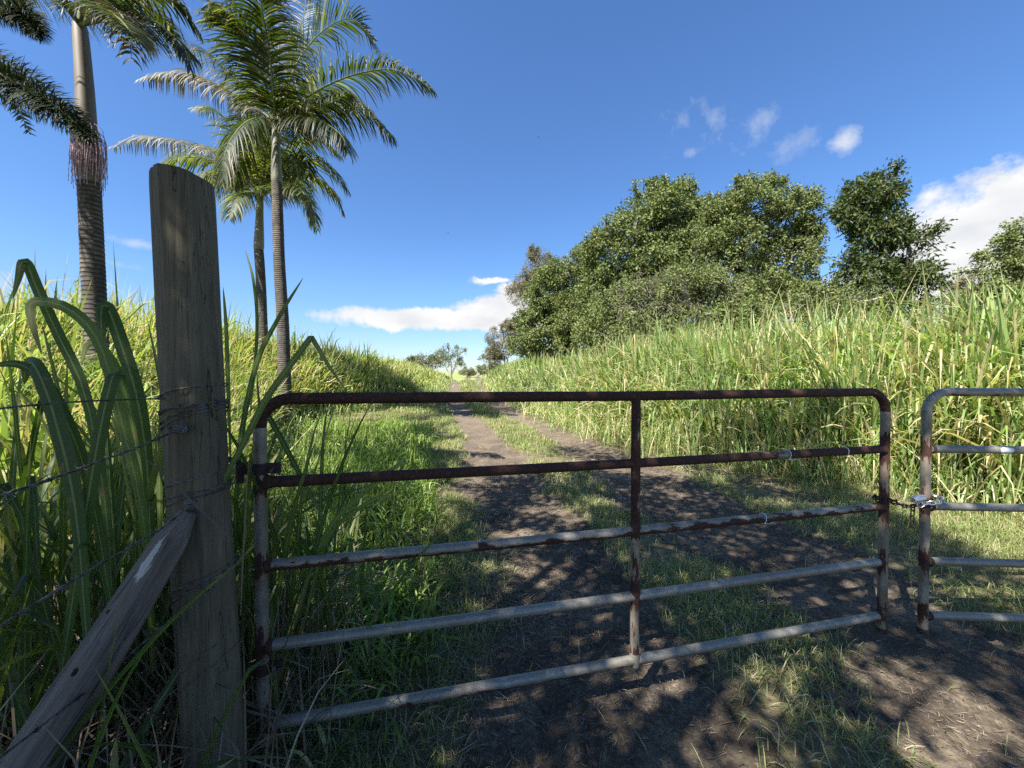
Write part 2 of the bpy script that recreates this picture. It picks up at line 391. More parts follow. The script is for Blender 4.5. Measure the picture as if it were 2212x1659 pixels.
t = NT('dark_iron'); n = t.noise(t.coord(), 60, 4); M['iron'] = t.fin(t.bsdf(t.ramp(n, [(.3, (.012, .008, .007)), (.7, (.05, .028, .02))]), .8, t.bump(n, .5, .002)))
t = NT('bright_steel'); M['steel'] = t.fin(t.bsdf((.55, .56, .58), .35, metallic=.9))
t = NT('wire'); n = t.noise(t.coord(), 50, 3); M['wire'] = t.fin(t.bsdf(t.ramp(n, [(.35, (.05, .04, .034)), (.65, (.19, .18, .17))]), .6, metallic=.4))
t = NT('white_plastic'); M['white'] = t.fin(t.bsdf((.75, .75, .72), .45))
t = NT('red_stone'); n = t.noise(t.coord(), 7, 6); M['redstone'] = t.fin(t.bsdf(t.ramp(n, [(.3, (.28, .12, .07)), (.7, (.5, .28, .17))]), .9, t.bump(n, .8, .02)))
t = NT('clod'); n = t.noise(t.coord(), 9, 5); M['stone'] = t.fin(t.bsdf(t.ramp(n, [(.3, (.045, .036, .032)), (.7, (.11, .092, .082))]), .95, t.bump(n, .8, .01)))

# soil: attribute 'rut' is 1 in the wheel tracks
t = NT('soil'); pos = t.n('NewGeometry').outputs['Position']; rt = t.n('Attribute', {'attribute_name': 'rut'}).outputs['Fac']
n = t.noise(pos, 2.2, 6, .6); n2 = t.noise(pos, 38, 6, .7); n3 = t.noise(pos, 9, 5, .6)
dirt = t.ramp(t.math('ADD', t.math('MULTIPLY', n, .5), t.math('MULTIPLY', n2, .5)), [(.36, (.034, .026, .019)), (.5, (.084, .066, .048)), (.62, (.175, .14, .10))])
straw = t.ramp(n2, [(.35, (.09, .07, .045)), (.62, (.25, .2, .13)), (.75, (.36, .3, .2))])
gr = t.ramp(n3, [(.35, (.06, .065, .025)), (.65, (.14, .14, .055))])
col = t.mix(t.ramp(t.math('ADD', t.math('MULTIPLY', n3, .7), t.math('MULTIPLY', n, .4)), [(.52, (0, 0, 0)), (.66, (1, 1, 1))]), dirt, straw)
rm = t.ramp(t.math('ADD', rt, t.math('MULTIPLY', t.math('SUBTRACT', n3, .5), .7)), [(.25, (0, 0, 0)), (.55, (1, 1, 1))])
farg = t.n('MapRange', None, Value=t.n('SeparateXYZ', None, Vector=pos).outputs[1], From_Min=20.0, From_Max=45.0).outputs[0]
side = t.mix(farg, t.mix(n, straw, gr), t.ramp(n, [(.35, (.16, .2, .06)), (.65, (.30, .32, .12))]))
yy = t.n('SeparateXYZ', None, Vector=pos).outputs[1]
dusty = t.n('MapRange', None, Value=t.math('ADD', yy, t.math('MULTIPLY', n, 3.0)), From_Min=5.5, From_Max=13.0).outputs[0]
dirt2 = t.mix(t.math('MULTIPLY', dusty, .85), t.mix(.3, dirt, col), t.ramp(n2, [(.35, (.10, .078, .058)), (.65, (.21, .168, .125))]))
col2 = t.mix(rm, side, dirt2)
h = t.math('ADD', t.math('MULTIPLY', n2, .5), t.math('ADD', n3, t.math('MULTIPLY', t.noise(pos, 120, 3), .2)))
M['soil'] = t.fin(t.bsdf(col2, .95, t.bump(h, .8, .02), spec=.15))

# ------------------------------------------------------------------ ground and track
def graded(lo, f0, f1, hi, step, gr=1.09):
    a = list(np.arange(f0, f1, step)); s = step; x = a[-1]
    while x < hi: s *= gr; x += s; a.append(min(x, hi))
    s = step; x = a[0]; b = []
    while x > lo: s *= gr; x -= s; b.append(max(x, lo))
    return np.array(b[::-1]+a)
gx = graded(-1500, -5.5, 6.5, 1500, .07); gy = graded(-60, .8, 11, 3000, .07)
X, Y = np.meshgrid(gx, gy); Z = H(X, Y); nx, ny = len(gx), len(gy)
RT = rut(X, Y); RT[Y > 160] = 0
V = np.stack([X, Y, Z], -1).reshape(-1, 3)
ii = (np.arange(ny-1)[:, None]*nx+np.arange(nx-1)[None]).ravel()
Q = np.stack([ii, ii+1, ii+nx+1, ii+nx], 1)
o = mesh_obj('ground', V, Q, M['soil'], attrs={'rut': RT.ravel()}); tag(o, 'grassy earth with dry litter spreading to the horizon', kind='structure')
fr = RT.ravel()[Q].mean(1) > .45
used, inv = np.unique(Q[fr], return_inverse=True)
VT = V[used].copy(); VT[:, 2] += .004
o = mesh_obj('dirt_track', VT, inv.reshape(-1, 4), M['soil'], attrs={'rut': RT.ravel()[used]}); tag(o, 'two bare dark dirt wheel tracks running away up the gentle rise', kind='structure')

# ------------------------------------------------------------------ gates
RH = [1.372, 1.067, .760, .463, .170]        # rail heights above ground
def gate(A, B, label, zb, mats, stile_mats, mid=None, hinges=True, spots=()):
    """A, B: ground xy of the two stiles"""
    A = np.array(A, float); B = np.array(B, float); D = (B-A)/np.linalg.norm(B-A); Nn = np.array([-D[1], D[0]])
    root = thing('tubular_gate', (A[0], A[1], 0), label, 'gate')
    def p(s, h, off=0): q = A+D*s+Nn*off; return (q[0], q[1], h)
    Lg = np.linalg.norm(B-A); r = .0215; cr = .105; top = RH[0]
    def arc(s0, sg, n=9):
        return [p(s0+sg*(cr-cr*math.cos(a)), top-cr+cr*math.sin(a)) for a in np.linspace(0, math.pi/2, n)]
    l = [p(0, zb), p(0, .5), p(0, top-cr-.02)]+arc(0, 1)
    rr = [p(Lg, zb), p(Lg, .5), p(Lg, top-cr-.02)]+arc(Lg, -1)
    # subdivide straights so that the tube reads as one bent pipe
    MB().tube(l[:4], r, 20).build('stile', stile_mats[0], root)
    MB().tube(rr[:4], r, 20).build('stile', stile_mats[1], root)
    MB().tube(l[3:], r-.0002, 20).build('corner_bend', stile_mats[2], root)
    MB().tube(rr[3:], r-.0002, 20).build('corner_bend', stile_mats[2], root)
    MB().tube([p(cr+.0005, top), p(Lg*.5, top-.006), p(Lg-cr-.0005, top)], r+.0003, 20).build('top_rail', mats[0], root)
    for k, h in enumerate(RH[1:]):
        rl = MB().tube([p(r*.8, h), p(Lg*.25, h-.003), p(Lg*.5, h-.004), p(Lg*.75, h-.002), p(Lg-r*.8, h)], r*.97, 20).build('rail', mats[k+1], root)
        for s0 in (r, Lg-r):
            sg = 1 if s0 < 1 else -1
            MB().tube([p(s0-sg*.004, h), p(s0+sg*.006, h), p(s0+sg*.016, h)], [r*1.28, r*1.2, r*1.0], 18, caps=False).build('weld', M['rust'], rl)
    if mid:
        MB().tube([p(mid, top-.012), p(mid, .76), p(mid, RH[4]-.03)], r*.96, 20).build('middle_upright', M['upright'], root)
        for k, h in enumerate(RH[1:]):
            MB().tube([p(mid, h-.03), p(mid, h-.012), p(mid, h+.012), p(mid, h+.03)], [r*.98, r*1.1, r*1.12, r*.98], 18).build('weld', M['rust_all'] if k < 3 else M['zinc'], root)
    for s in (0, Lg):
        MB().tube([p(s, zb-.012), p(s, zb+.018)], r*1.13, 18).build('foot_cap', M['iron'], root)
    return root, p, r
GA, GB = (-.916, 1.395), (1.993, 2.05)
g1, gp, gr_ = gate(GA, GB, 'long five rail tube gate, upper rails dark with rust, hinged to the timber post', .085,
    [M['rust_all'], M['rust'], M['rust_low'], M['zinc'], M['rust_low_patch']], [M['stile_rusty'], M['stile_rusty'], M['rust']], mid=1.51)
GD = (np.array(GB)-np.array(GA)); GD = GD/np.linalg.norm(GD); GN = np.array([-GD[1], GD[0]])
g2, gp2, _ = gate((2.213, 2.05), (5.20, 1.90), 'grey tube gate at the right edge with a white paint blotch on its second rail', .085,
    [M['rust_low_patch'], M['zinc'], M['zinc'], M['zinc'], M['zinc']], [M['stile_rusty'], M['zinc_stile'], M['zinc_stile']], mid=1.5)
# paint blotch wrapped on the rail
Vb = []; Fb = []
for i in range(13):
    for k in range(9):
        s = .385+(i-6)*.0055; hh = (k-4)/4*max(.0, 1-((i-6)/6.3)**2)**.5*.9
        a = math.pi+hh*1.0+.15*math.sin(i*1.7)*.5
        q = gp2(s, RH[1]-.0005); rr = gr_*.97+.0012
        Vb.append((q[0]+.05*rr*math.cos(a), q[1]+rr*math.cos(a), q[2]-rr*math.sin(a)))
for i in range(12):
    for k in range(8): Fb.append((i*9+k, i*9+k+1, (i+1)*9+k+1, (i+1)*9+k))
mesh_obj('paint_blotch', Vb, Fb, M['white'], g2)
# hinges on the left stile
def ax3(d2): d = Vector((d2[0], d2[1], 0)).normalized(); return d, Vector((-d.y, d.x, 0)), Vector((0, 0, 1))
AX = ax3(GD)
def hinge(h, tilt, drop):
    c = Vector(gp(0, h)); b = MB()
    b.tube([c+Vector((0, 0, -.02)), c+Vector((0, 0, .02))], .0265, 20)
    b.box(c+AX[0]*.042, AX, (.026, .006, .019)); b.box(c-AX[0]*.040, AX, (.024, .007, .019))
    hg = b.build('hinge', M['iron'], g1)
    pc = c-AX[0]*.066
    MB().tube([pc+Vector((0, 0, -.048)), pc+Vector((0, 0, .024))], .013, 14).build('hinge_pin', M['iron'], hg)
    MB().tube([pc+Vector((0, 0, .022)), pc-AX[0]*.02+Vector((0, 0, .034)), pc-AX[0]*.075+Vector((0, .02, .034+drop)), pc-AX[0]*.20+Vector((0, .05, .03+drop))], [.009, .011, .011, .010], 12).build('hinge_bolt', M['iron'], hg)
    q = c+AX[0]*.042-AX[1]*.006
    MB().tube([q, q-AX[1]*.02+Vector((0, 0, -.006))], .0055, 10).build('bolt', M['wire'], hg)
hinge(1.118, 0, .006); hinge(.385, 0, -.03)
# white cable ties on the long gate's rails
def sx(u, h):
    best = min(np.linspace(0, 3, 1501), key=lambda s: abs((gp(s, h)[0]/gp(s, h)[1])*F+CX-u)); return float(best)
def tie(u, h, lab, tail=True):
    s = sx(u, h); c = Vector(gp(s, h-.002)); ring = []
    for k in range(20):
        a = 2*math.pi*k/20; ring.append(c+AX[1]*math.cos(a)*.0232+Vector((0, 0, 1))*math.sin(a)*.0232+AX[0]*.004*math.sin(a))
    b = MB().tube(ring, .0019, 6, closed=True)
    if tail:
        q = c-AX[1]*.015-Vector((0, 0, .021)); b.box(q, AX, (.0035, .003, .003))
        b.tube([q, q+AX[0]*.022-Vector((0, 0, .004)), q+AX[0]*.045+Vector((0, 0, .001))], .0013, 6)
    o = b.build('cable_tie', M['white'], origin=c); tag(o, lab, 'cable tie', 'white cable ties on the gate rails')
tie(1702, RH[1], 'white cable tie with a loose tail on the second rail of the long gate')
tie(1826, RH[1], 'white cable tie nearest the end stile on the second rail', False)
tie(1650, RH[2], 'white cable tie on the rust patched third rail')
# chain between the gates
def link_mesh(mb, c, d, up, L=.030, W=.018, r=.0033):
    d = Vector(d).normalized(); up = Vector(up); up = (up-d*up.dot(d)).normalized(); pts = []
    for k in range(16):
        a = 2*math.pi*k/16; ca, sa = math.cos(a), math.sin(a)
        pts.append(Vector(c)+d*((L/2-W/2)*(1 if ca > 0 else -1)*min(1, abs(ca)*4)+ca*W/2)+up*sa*W/2)
    mb.tube(pts, r, 8, closed=True)
hC = .80
pl = P(1914, 1085, 2.05); pr = P(2006, 1080, 2.05)
loopL = [pl+np.array(v) for v in ((.035, -.0, .0), (.022, -.033, .016), (-.012, -.036, .022), (-.045, -.01, .008), (-.03, .035, .02), (.01, .04, .012), (.04, .012, -.004))]
path = loopL[::-1]+[P(1945, 1090, 2.03), P(1965, 1094, 2.03), pr+np.array([-.045, -.02, -.012]), pr+np.array([-.02, -.037, -.004]), pr+np.array([.018, -.037, -.002]), pr+np.array([.055, -.012, .008]), pr+np.array([.04, .03, .02]), pr+np.array([-.01, .04, .0]), pr+np.array([-.05, .01, -.01])]
def chain(path, label, mat_fn, group=None):
    pp = spline(path, 400); dl = np.r_[0, np.cumsum(np.linalg.norm(np.diff(pp, axis=0), axis=1))]; n = int(dl[-1]/.0225)
    root = thing('chain', tuple(pp[0]), label, 'chain')
    for i in range(n):
        s = (i+.5)/n*dl[-1]; k = min(np.searchsorted(dl, s), 398); d = pp[min(k+5, 399)]-pp[max(k-5, 0)]
        up = (0, 0, 1) if i % 2 else (0, 1, .2)
        if abs(d[2])/np.linalg.norm(d) > .8: up = (1, 0, 0) if i % 2 else (0, 1, 0)
        b = MB(); link_mesh(b, pp[k], d, up); b.build('link', mat_fn(i/n), root)
    return root
chain(path, 'steel chain looped round both end stiles tying the two gates together', lambda f: M['steel'] if .55 < f < .85 else M['iron'])
chain([P(1972, 1092, 2.03), P(1971, 1112, 2.03), P(1970, 1136, 2.03)], 'short loose end of chain hanging down between the two gates', lambda f: M['iron'])
pc = P(1984, 1081, 2.035); root = thing('padlock', tuple(pc), 'silver padlock on the chain between the two gates', 'padlock')
b = MB(); b.tube([pc+np.array([-.024, 0, -.012]), pc+np.array([-.021, 0, .0]), pc+np.array([0, 0, .012]), pc+np.array([.02, 0, .014]), pc+np.array([.03, 0, .006])], [.014, .0205, .021, .018, .013], 16); b.build('lock_body', M['steel'], root)
MB().tube([pc+np.array([.0, -.012, -.004]), pc+np.array([.01, -.02, -.022]), pc+np.array([-.004, -.016, -.034]), pc+np.array([-.018, -.008, -.02]), pc+np.array([-.016, -.006, -.004])], .0042, 10).build('shackle', M['steel'], root)

# ------------------------------------------------------------------ post and brace
pb = P(470, 1700, 1.22); pt = P(394, 372, 1.235)
ax = nrm(pt-pb); PL = 2.12
base = pb+ax*((-.25-pb[2])/ax[2]); hgt = (pt[2]-base[2])/ax[2]
post = thing('timber_post', tuple(base), 'thick round weathered timber gate post wound with barbed wire', 'post')
ex = nrm(np.array([1, 0, 0])-ax*ax[0]); ey = np.cross(ax, ex)
def post_r(h, a): return .081+.0035*math.sin(a*3+h*2)+.002*math.sin(a*7+1)-.001*h+.0012*math.sin(a*19+h*.7)
V = []; Fc = []; nr, ns = 60, 72
for i in range(nr+1):
    for k in range(ns):
        a = 2*math.pi*k/ns; h = hgt*i/nr
        topz = hgt-.008-.022*(math.cos(a)*.5+.5)**1.6-.008*(.5-.5*math.cos(a))**4
        h = min(h*1.0, hgt)*(topz/hgt); rr = post_r(h, a)*(.985 if i == nr else 1)
        V.append(base+ax*h+(ex*math.cos(a)+ey*math.sin(a))*rr)
for i in range(nr):
    for k in range(ns): Fc.append((i*ns+k, i*ns+(k+1) % ns, (i+1)*ns+(k+1) % ns, (i+1)*ns+k))
V.append(base+ax*(hgt-.015)); c0 = len(V)-1
for k in range(ns): Fc.append((nr*ns+k, nr*ns+(k+1) % ns, c0))
mesh_obj('post_shaft', V, Fc, M['post'], post).data.set_sharp_from_angle(angle=R(40))
# a few nails and holes in the post
b = MB()
for u, v in ((326, 368), (393, 560), (425, 870)):
    q = P(u, v, 1.14); a_ = base+ax*np.dot(q-base, ax); dr = nrm(q-a_); 
    if u < 330: dr = nrm(np.array([-1, .05, .0]))
    MB().tube([a_+dr*.06, a_+dr*(.085 if u > 330 else .108)], .0022 if u > 330 else .0035, 8).build('nail', M['iron'], post)

bt = P(408, 1105, 1.135); bb = P(15, 1705, .88); bax = nrm(bb-bt); bb = bt+bax*1.35
ln = np.linalg.norm(bb-bt); bx = nrm(np.cross(bax, np.array([0, 1, 0]))); by = np.cross(bax, bx)
V = []; Fc = []; nr, ns = 70, 56
for i in range(nr+1):
    f = i/nr; h = ln*f
    for k in range(ns):
        a = 2*math.pi*k/ns
        rr = (.042+.012*min(1, f*3)+.004*f)*(1+.05*math.sin(2*a+h*3)+.03*math.sin(5*a+h*7)+.02*math.sin(11*a+h*4))
        kn = math.exp(-((h-.62)/.05)**2-((a-4.3)/.5)**2)*.014; rr += kn
        if f < .06: rr *= .55+.45*f/.06
        V.append(bt+bax*h+bx*math.cos(a)*rr+by*math.sin(a)*rr*.95+bx*.012*math.sin(h*3))
for i in range(nr):
    for k in range(ns): Fc.append((i*ns+k, (i+1)*ns+k, (i+1)*ns+(k+1) % ns, i*ns+(k+1) % ns))
Fc.append(tuple(range(ns))); Fc.append(tuple(nr*ns+k for k in range(ns))[::-1])
# the brace mesh is stored along its own z axis so that the grain follows the log
Mx = Matrix((tuple(bx), tuple(by), tuple(bax))).transposed().to_4x4(); Mx.translation = Vector(bt)
Vl = [Mx.inverted() @ Vector(v) for v in V]
br = mesh_obj('brace_log', [tuple(v) for v in Vl], Fc, M['brace']); br.matrix_world = Mx
tag(br, 'rough split grey log leaning against the gate post as a brace, with a white scrape', 'log')
br.data.set_sharp_from_angle(angle=R(50))

# ------------------------------------------------------------------ wires
def twisted(mb, pts, n, r=.0015, off=.0019, turns=60, barbs=True, two=True):
    pp = spline(pts, n)
    if two:
        tt = nrm(np.gradient(pp, axis=0)); s1 = nrm(np.cross(tt, np.array([0, 0, 1.]))); s2 = np.cross(tt, s1)
        for ph in (0, math.pi):
            a = np.linspace(0, turns*2*math.pi, n)+ph
            mb.tube(pp+s1*(np.cos(a)*off)[:, None]+s2*(np.sin(a)*off)[:, None], r, 5)
    else: mb.tube(pp, r, 6)
    if barbs:
        dl = np.r_[0, np.cumsum(np.linalg.norm(np.diff(pp, axis=0), axis=1))]; s = .05
        while s < dl[-1]:
            k = min(np.searchsorted(dl, s), n-2); c = Vector(pp[k]); d = Vector(pp[k+1]-pp[k]).normalized()
            ref = Vector((random.uniform(-1, 1), random.uniform(-1, 1), random.uniform(-1, 1))); e = d.cross(ref).normalized(); f = d.cross(e)
            coil = [c+d*(j/10-.5)*.011+e*math.cos(j*1.3)*.0036+f*math.sin(j*1.3)*.0036 for j in range(11)]
            mb.tube(coil, .0012, 5)
            for w in (e, -e+f*.4, f, -f-e*.3): mb.tube([c+d*random.uniform(-.005, .005), c+w.normalized()*.013], [.0012, .0003], 5)
            s += .105
def ring_pts(vl, vr, turns=1.0, r=.0845, ph=math.pi, lean=0.0, n=40):
    """a turn of wire round the post: seen at height vl on its left and vr on its right"""
    zl = P(380, vl, 1.22)[2]; zr = P(500, vr, 1.22)[2]; out = []
    for i in range(n):
        a = ph+2*math.pi*turns*i/(n-1)
        z = (zl+zr)/2-(zl-zr)/2*math.cos(a)+lean*i/n+.003*math.sin(a*3)
        h = (z-base[2])/ax[2]; c = base+ax*h
        out.append(c+(ex*math.cos(a)+ey*math.sin(a))*r)
    return out
WG = 'wires strung and wound on the gate post'
def wire(name, label, segs, **kw):
    b = MB()
    for pts, n, opt in segs: twisted(b, pts, n, **opt)
    o = b.build(name, M['wire'], origin=segs[0][0][0]); return tag(o, label, 'wire', WG)
sm = dict(barbs=False, turns=30, off=.0014)
wire('fence_wire', 'plain twisted wire running level off the post to the left edge, topmost', [([P(358, 861, 1.17), P(250, 864, 1.02), P(120, 871, .86), P(-60, 889, .68)], 120, sm), (ring_pts(855, 832), 90, sm)])
wire('barbed_wire', 'barbed wire dropping left from the tangled knot on the post', [([P(376, 932, 1.125), P(330, 952, 1.06), P(292, 968, 1.02), P(180, 1010, .88), P(90, 1042, .76), P(-80, 1098, .6)], 240, {}), (ring_pts(925, 882), 120, {}), (ring_pts(890, 868, r=.087), 120, {}), (ring_pts(884, 874, r=.0875), 120, {}), (ring_pts(912, 876, r=.086), 120, {})])
wire('barbed_wire', 'barbed wire crossing above the log brace down to the left edge', [([P(412, 1090, 1.06), P(350, 1140, 1.03), P(324, 1157, 1.0), P(201, 1228, .84), P(100, 1290, .72), P(-80, 1402, .56)], 240, {}), (ring_pts(1066, 1048), 120, {}), (ring_pts(1082, 1056, r=.086), 120, {})])
wire('barbed_wire', 'barbed wire leaving the lower post and passing behind the log brace', [([P(456, 1272, 1.135), P(380, 1328, 1.10), P(297, 1399, 1.06), P(230, 1459, .99), P(120, 1545, .86), P(-30, 1660, .7)], 240, {}), (ring_pts(1262, 1220), 120, {}), (ring_pts(1286, 1228, r=.086), 120, {})])
wire('tie_wire', 'thin dark wire ring round the post just above the upper hinge', [(ring_pts(1044, 1019), 60, dict(barbs=False, two=False, r=.0018))])
wire('tie_wire', 'thin slack wire round the base of the post, upper of two', [(ring_pts(1448, 1360), 60, dict(barbs=False, two=False, r=.0013))])
wire('tie_wire', 'thin slack wire round the base of the post, lowest of all', [(ring_pts(1478, 1396, r=.088), 60, dict(barbs=False, two=False, r=.0012))])
def knot(c, sz, label, n=9):
    b = MB(); c = np.array(c)
    for k in range(n):
        a0 = random.uniform(0, 6.28); pts = []
        tl = nrm(np.array([random.uniform(-.5, .5), -1, random.uniform(-.6, .6)])); e1 = nrm(np.cross(tl, [0, 0, 1])); e2 = np.cross(tl, e1)
        for j in range(26):
            a = a0+j*.5; q = sz*(.5+.4*math.sin(j*.37+k)); pts.append(c+e1*math.cos(a)*q*1.5+e2*math.sin(a)*q*.7+tl*.012*math.sin(j+k))
        b.tube(spline(pts, 80), .0013, 5)
    tag(b.build('wire_knot', M['wire'], origin=tuple(c)), label, 'wire', WG)
knot(P(384, 926, 1.125), .018, 'matted knot of old barbed wire on the left face of the post', 11)
knot(P(410, 1085, 1.06), .011, 'small wire knot where the log brace meets the post', 6)
knot(P(452, 1272, 1.135), .011, 'spiky wire knot low on the post with loose ends', 6)

# ------------------------------------------------------------------ palms
def frond(pts, L, n, mat, parent, droop=1.1, w=.032, up=.15, stem=.02, brush=False, tatter=.1, start=.1, spread=.62):
    m = 40; pp = spline(pts, m); dl = np.r_[0, np.cumsum(np.linalg.norm(np.diff(pp, axis=0), axis=1))]; tot = dl[-1]
    fr_ = MB().tube(pp, [stem*(1-.93*i/(m-1)) for i in range(m)], 8).build('frond', M['rachis'], parent)
    t = np.linspace(start, .995, n); t = np.concatenate([t, t]); sg = np.repeat([-1., 1.], n); k = t*tot
    base_ = np.stack([np.interp(k, dl, pp[:, c]) for c in range(3)], 1)
    tan = nrm(np.stack([np.interp(k, dl, np.gradient(pp[:, c])) for c in range(3)], 1))
    sd = nrm(np.cross(tan, np.array([0, 0, 1.])+1e-3)); nn = np.cross(sd, tan)
    Ln = L*(.55+.45*np.sin(np.pi*np.clip(t*.95+.12, 0, 1)))*np.where(t > .85, 1-(t-.85)*3.2, 1)*rng.uniform(.88, 1.08, len(t))
    jit = rng.normal(0, .07, (len(t), 3))
    if brush:
        a = rng.uniform(0, 2*np.pi, len(t)); d = sd*np.cos(a)[:, None]+nn*np.sin(a)[:, None]+tan*.45+jit
        side = tan
    else:
        d = sd*sg[:, None]*.85+tan*(spread*(.6+.8*t))[:, None]+nn*up+jit; side = tan
    g = droop*rng.uniform(.6, 1.4, len(t))
    keep = rng.random(len(t)) > tatter*.5
    kk = (rng.random(len(t)) < tatter).astype(float)
    b_, d_, s_, L_, g_, k_ = base_[keep], d[keep], side[keep], Ln[keep], g[keep], kk[keep]
    Vv, Ff, At = ribbons(b_, d_, s_, L_, w*rng.uniform(.8, 1.15, len(b_)), g_, seg=6, kink=k_, kt=rng.uniform(.3, .7, len(b_)), kz=2.5, prof='leaflet', crease=.12,
                        twist=rng.normal(0, .35, len(b_)))
    mesh_obj('leaflets', Vv, Ff, mat, fr_, attrs=At)
    return fr_
def palm(label, foot, path, r0, r1, shaft, shaft_r, shaft_mat):
    """path: list of (u,v) for the ringed trunk, shaft: list of (u,v) for the crownshaft; foot: world xy + depth"""
    d = foot[1]; z0 = float(H(foot[0], foot[1]))-.1
    root = thing('palm_tree', (foot[0], d, z0), label, 'palm', 'tall palms left of the track')
    pts = [np.array([foot[0], d, z0])]+[P(u, v, d) for u, v in path]
    pp = spline(pts, 220); zz = pp[:, 2]-z0; n = len(pp); rad = []
    for i in range(n):
        f = i/(n-1); rr = r0+(r1-r0)*f; rr *= 1+.35*math.exp(-zz[i]*2.5)
        rad.append(rr*(1+.028*(((zz[i]*19) % 1.0) < .45)+.01*math.sin(zz[i]*5)))
    MB().tube(pp, rad, 28).build('trunk', M['palm_trunk'], root)
    ps = spline([pp[-1]]+[P(u, v, d) for u, v in shaft], 30)
    f = np.linspace(0, 1, 30)
    rs = np.interp(f, [0, .04, .18, .6, 1], [shaft_r*1.02, shaft_r*1.16, shaft_r*1.12, shaft_r*.86, shaft_r*.72])
    MB().tube(ps, rs, 24).build('crownshaft', shaft_mat, root)
    return root, ps[-1]
def FP(c, d, lst):
    """frond path: crown point c, then (u, v, depth offset)"""
    return [c]+[P(u, v, d+o) for u, v, o in lst]
# nearest palm, left
d = 4.55
px_, c = palm('nearest palm with pink flower strands hanging below its green sheath', (P(212, 900, d)[0], d), [(209, 760), (200, 560), (193, 395)], .108, .100, [(188, 300), (183, 190), (176, 95), (172, 55)], .088, M['crownshaft_b'])
W_ = .03
for lst, mt, tt in (
    ([(250, 40, -.2), (320, 45, -.3), (385, 90, -.4), (410, 150, -.4)], 'palm', .3),
    ([(225, 30, .3), (300, -10, .6), (380, 5, .8), (430, 70, .9)], 'palm', .3),
    ([(200, -10, -.3), (270, -90, -.5), (380, -110, -.6), (480, -40, -.7)], 'palm', .2),
    ([(140, 10, -.2), (100, -50, -.4), (30, -90, -.6), (-60, -40, -.8)], 'palm', .2),
    ([(150, 20, .4), (90, -10, .8), (20, -20, 1.1), (-60, 40, 1.3)], 'palm', .2),
    ([(190, -40, -.5), (200, -160, -1.1), (210, -230, -1.7)], 'palm', .1),
    ([(170, -60, .3), (140, -180, .7), (80, -260, 1.0), (0, -250, 1.3)], 'palm', .1),
    ([(215, 20, -.3), (250, 20, -.7), (275, 60, -1.1), (285, 130, -1.3)], 'palm_dry', .5),
    ([(200, 0, .5), (240, -80, 1.2), (300, -120, 1.9), (360, -90, 2.4)], 'palm', .1),
    ([(230, 10, .5), (310, 10, 1.0), (370, 60, 1.4), (395, 110, 1.6)], 'palm', .3),
    ([(210, 30, -.6), (250, 35, -1.1), (300, 90, -1.5)], 'palm', .3),
    ([(130, -20, -.4), (70, -90, -1.0), (10, -60, -1.4), (-40, 20, -1.6)], 'palm', .2),
    ([(190, -40, .8), (230, -60, 1.5), (290, -20, 2.1), (340, 40, 2.5)], 'palm', .2)):
    frond(FP(c, d, lst), .5, 95, M[mt], px_, droop=1.9, tatter=tt, w=.026, start=.22)
# flower cluster
b = MB(); cc = P(186, 300, d)
b.tube([cc+np.array([.0, -.1, .12]), cc+np.array([0, -.13, .16])], .02, 8)
for k in range(150):
    a = random.uniform(0, 2*math.pi); r_ = random.uniform(.10, .165)*(.75+.25*abs(math.cos(a))); c1 = P(190, 290+random.uniform(-15, 25), d)
    q0 = c1+np.array([math.cos(a)*.07, math.sin(a)*.07, .05]); q1 = c1+np.array([math.cos(a)*r_*.9, math.sin(a)*r_*.9, -.02]); ll = random.uniform(.3, .62)
    q2 = c1+np.array([math.cos(a)*r_, math.sin(a)*r_, -ll*.5]); q3 = c1+np.array([math.cos(a)*r_*.97+random.uniform(-.015, .015), math.sin(a)*r_, -ll])
    q3 = q3+np.array([random.uniform(-.03, .03), 0, 0]); pp = spline([q0, q1, q2, q3], 22); b.tube(pp, [.0016+.0022*(i % 2)*(i > 5) for i in range(22)], 5)
b.build('flower_cluster', M['flower'], px_)
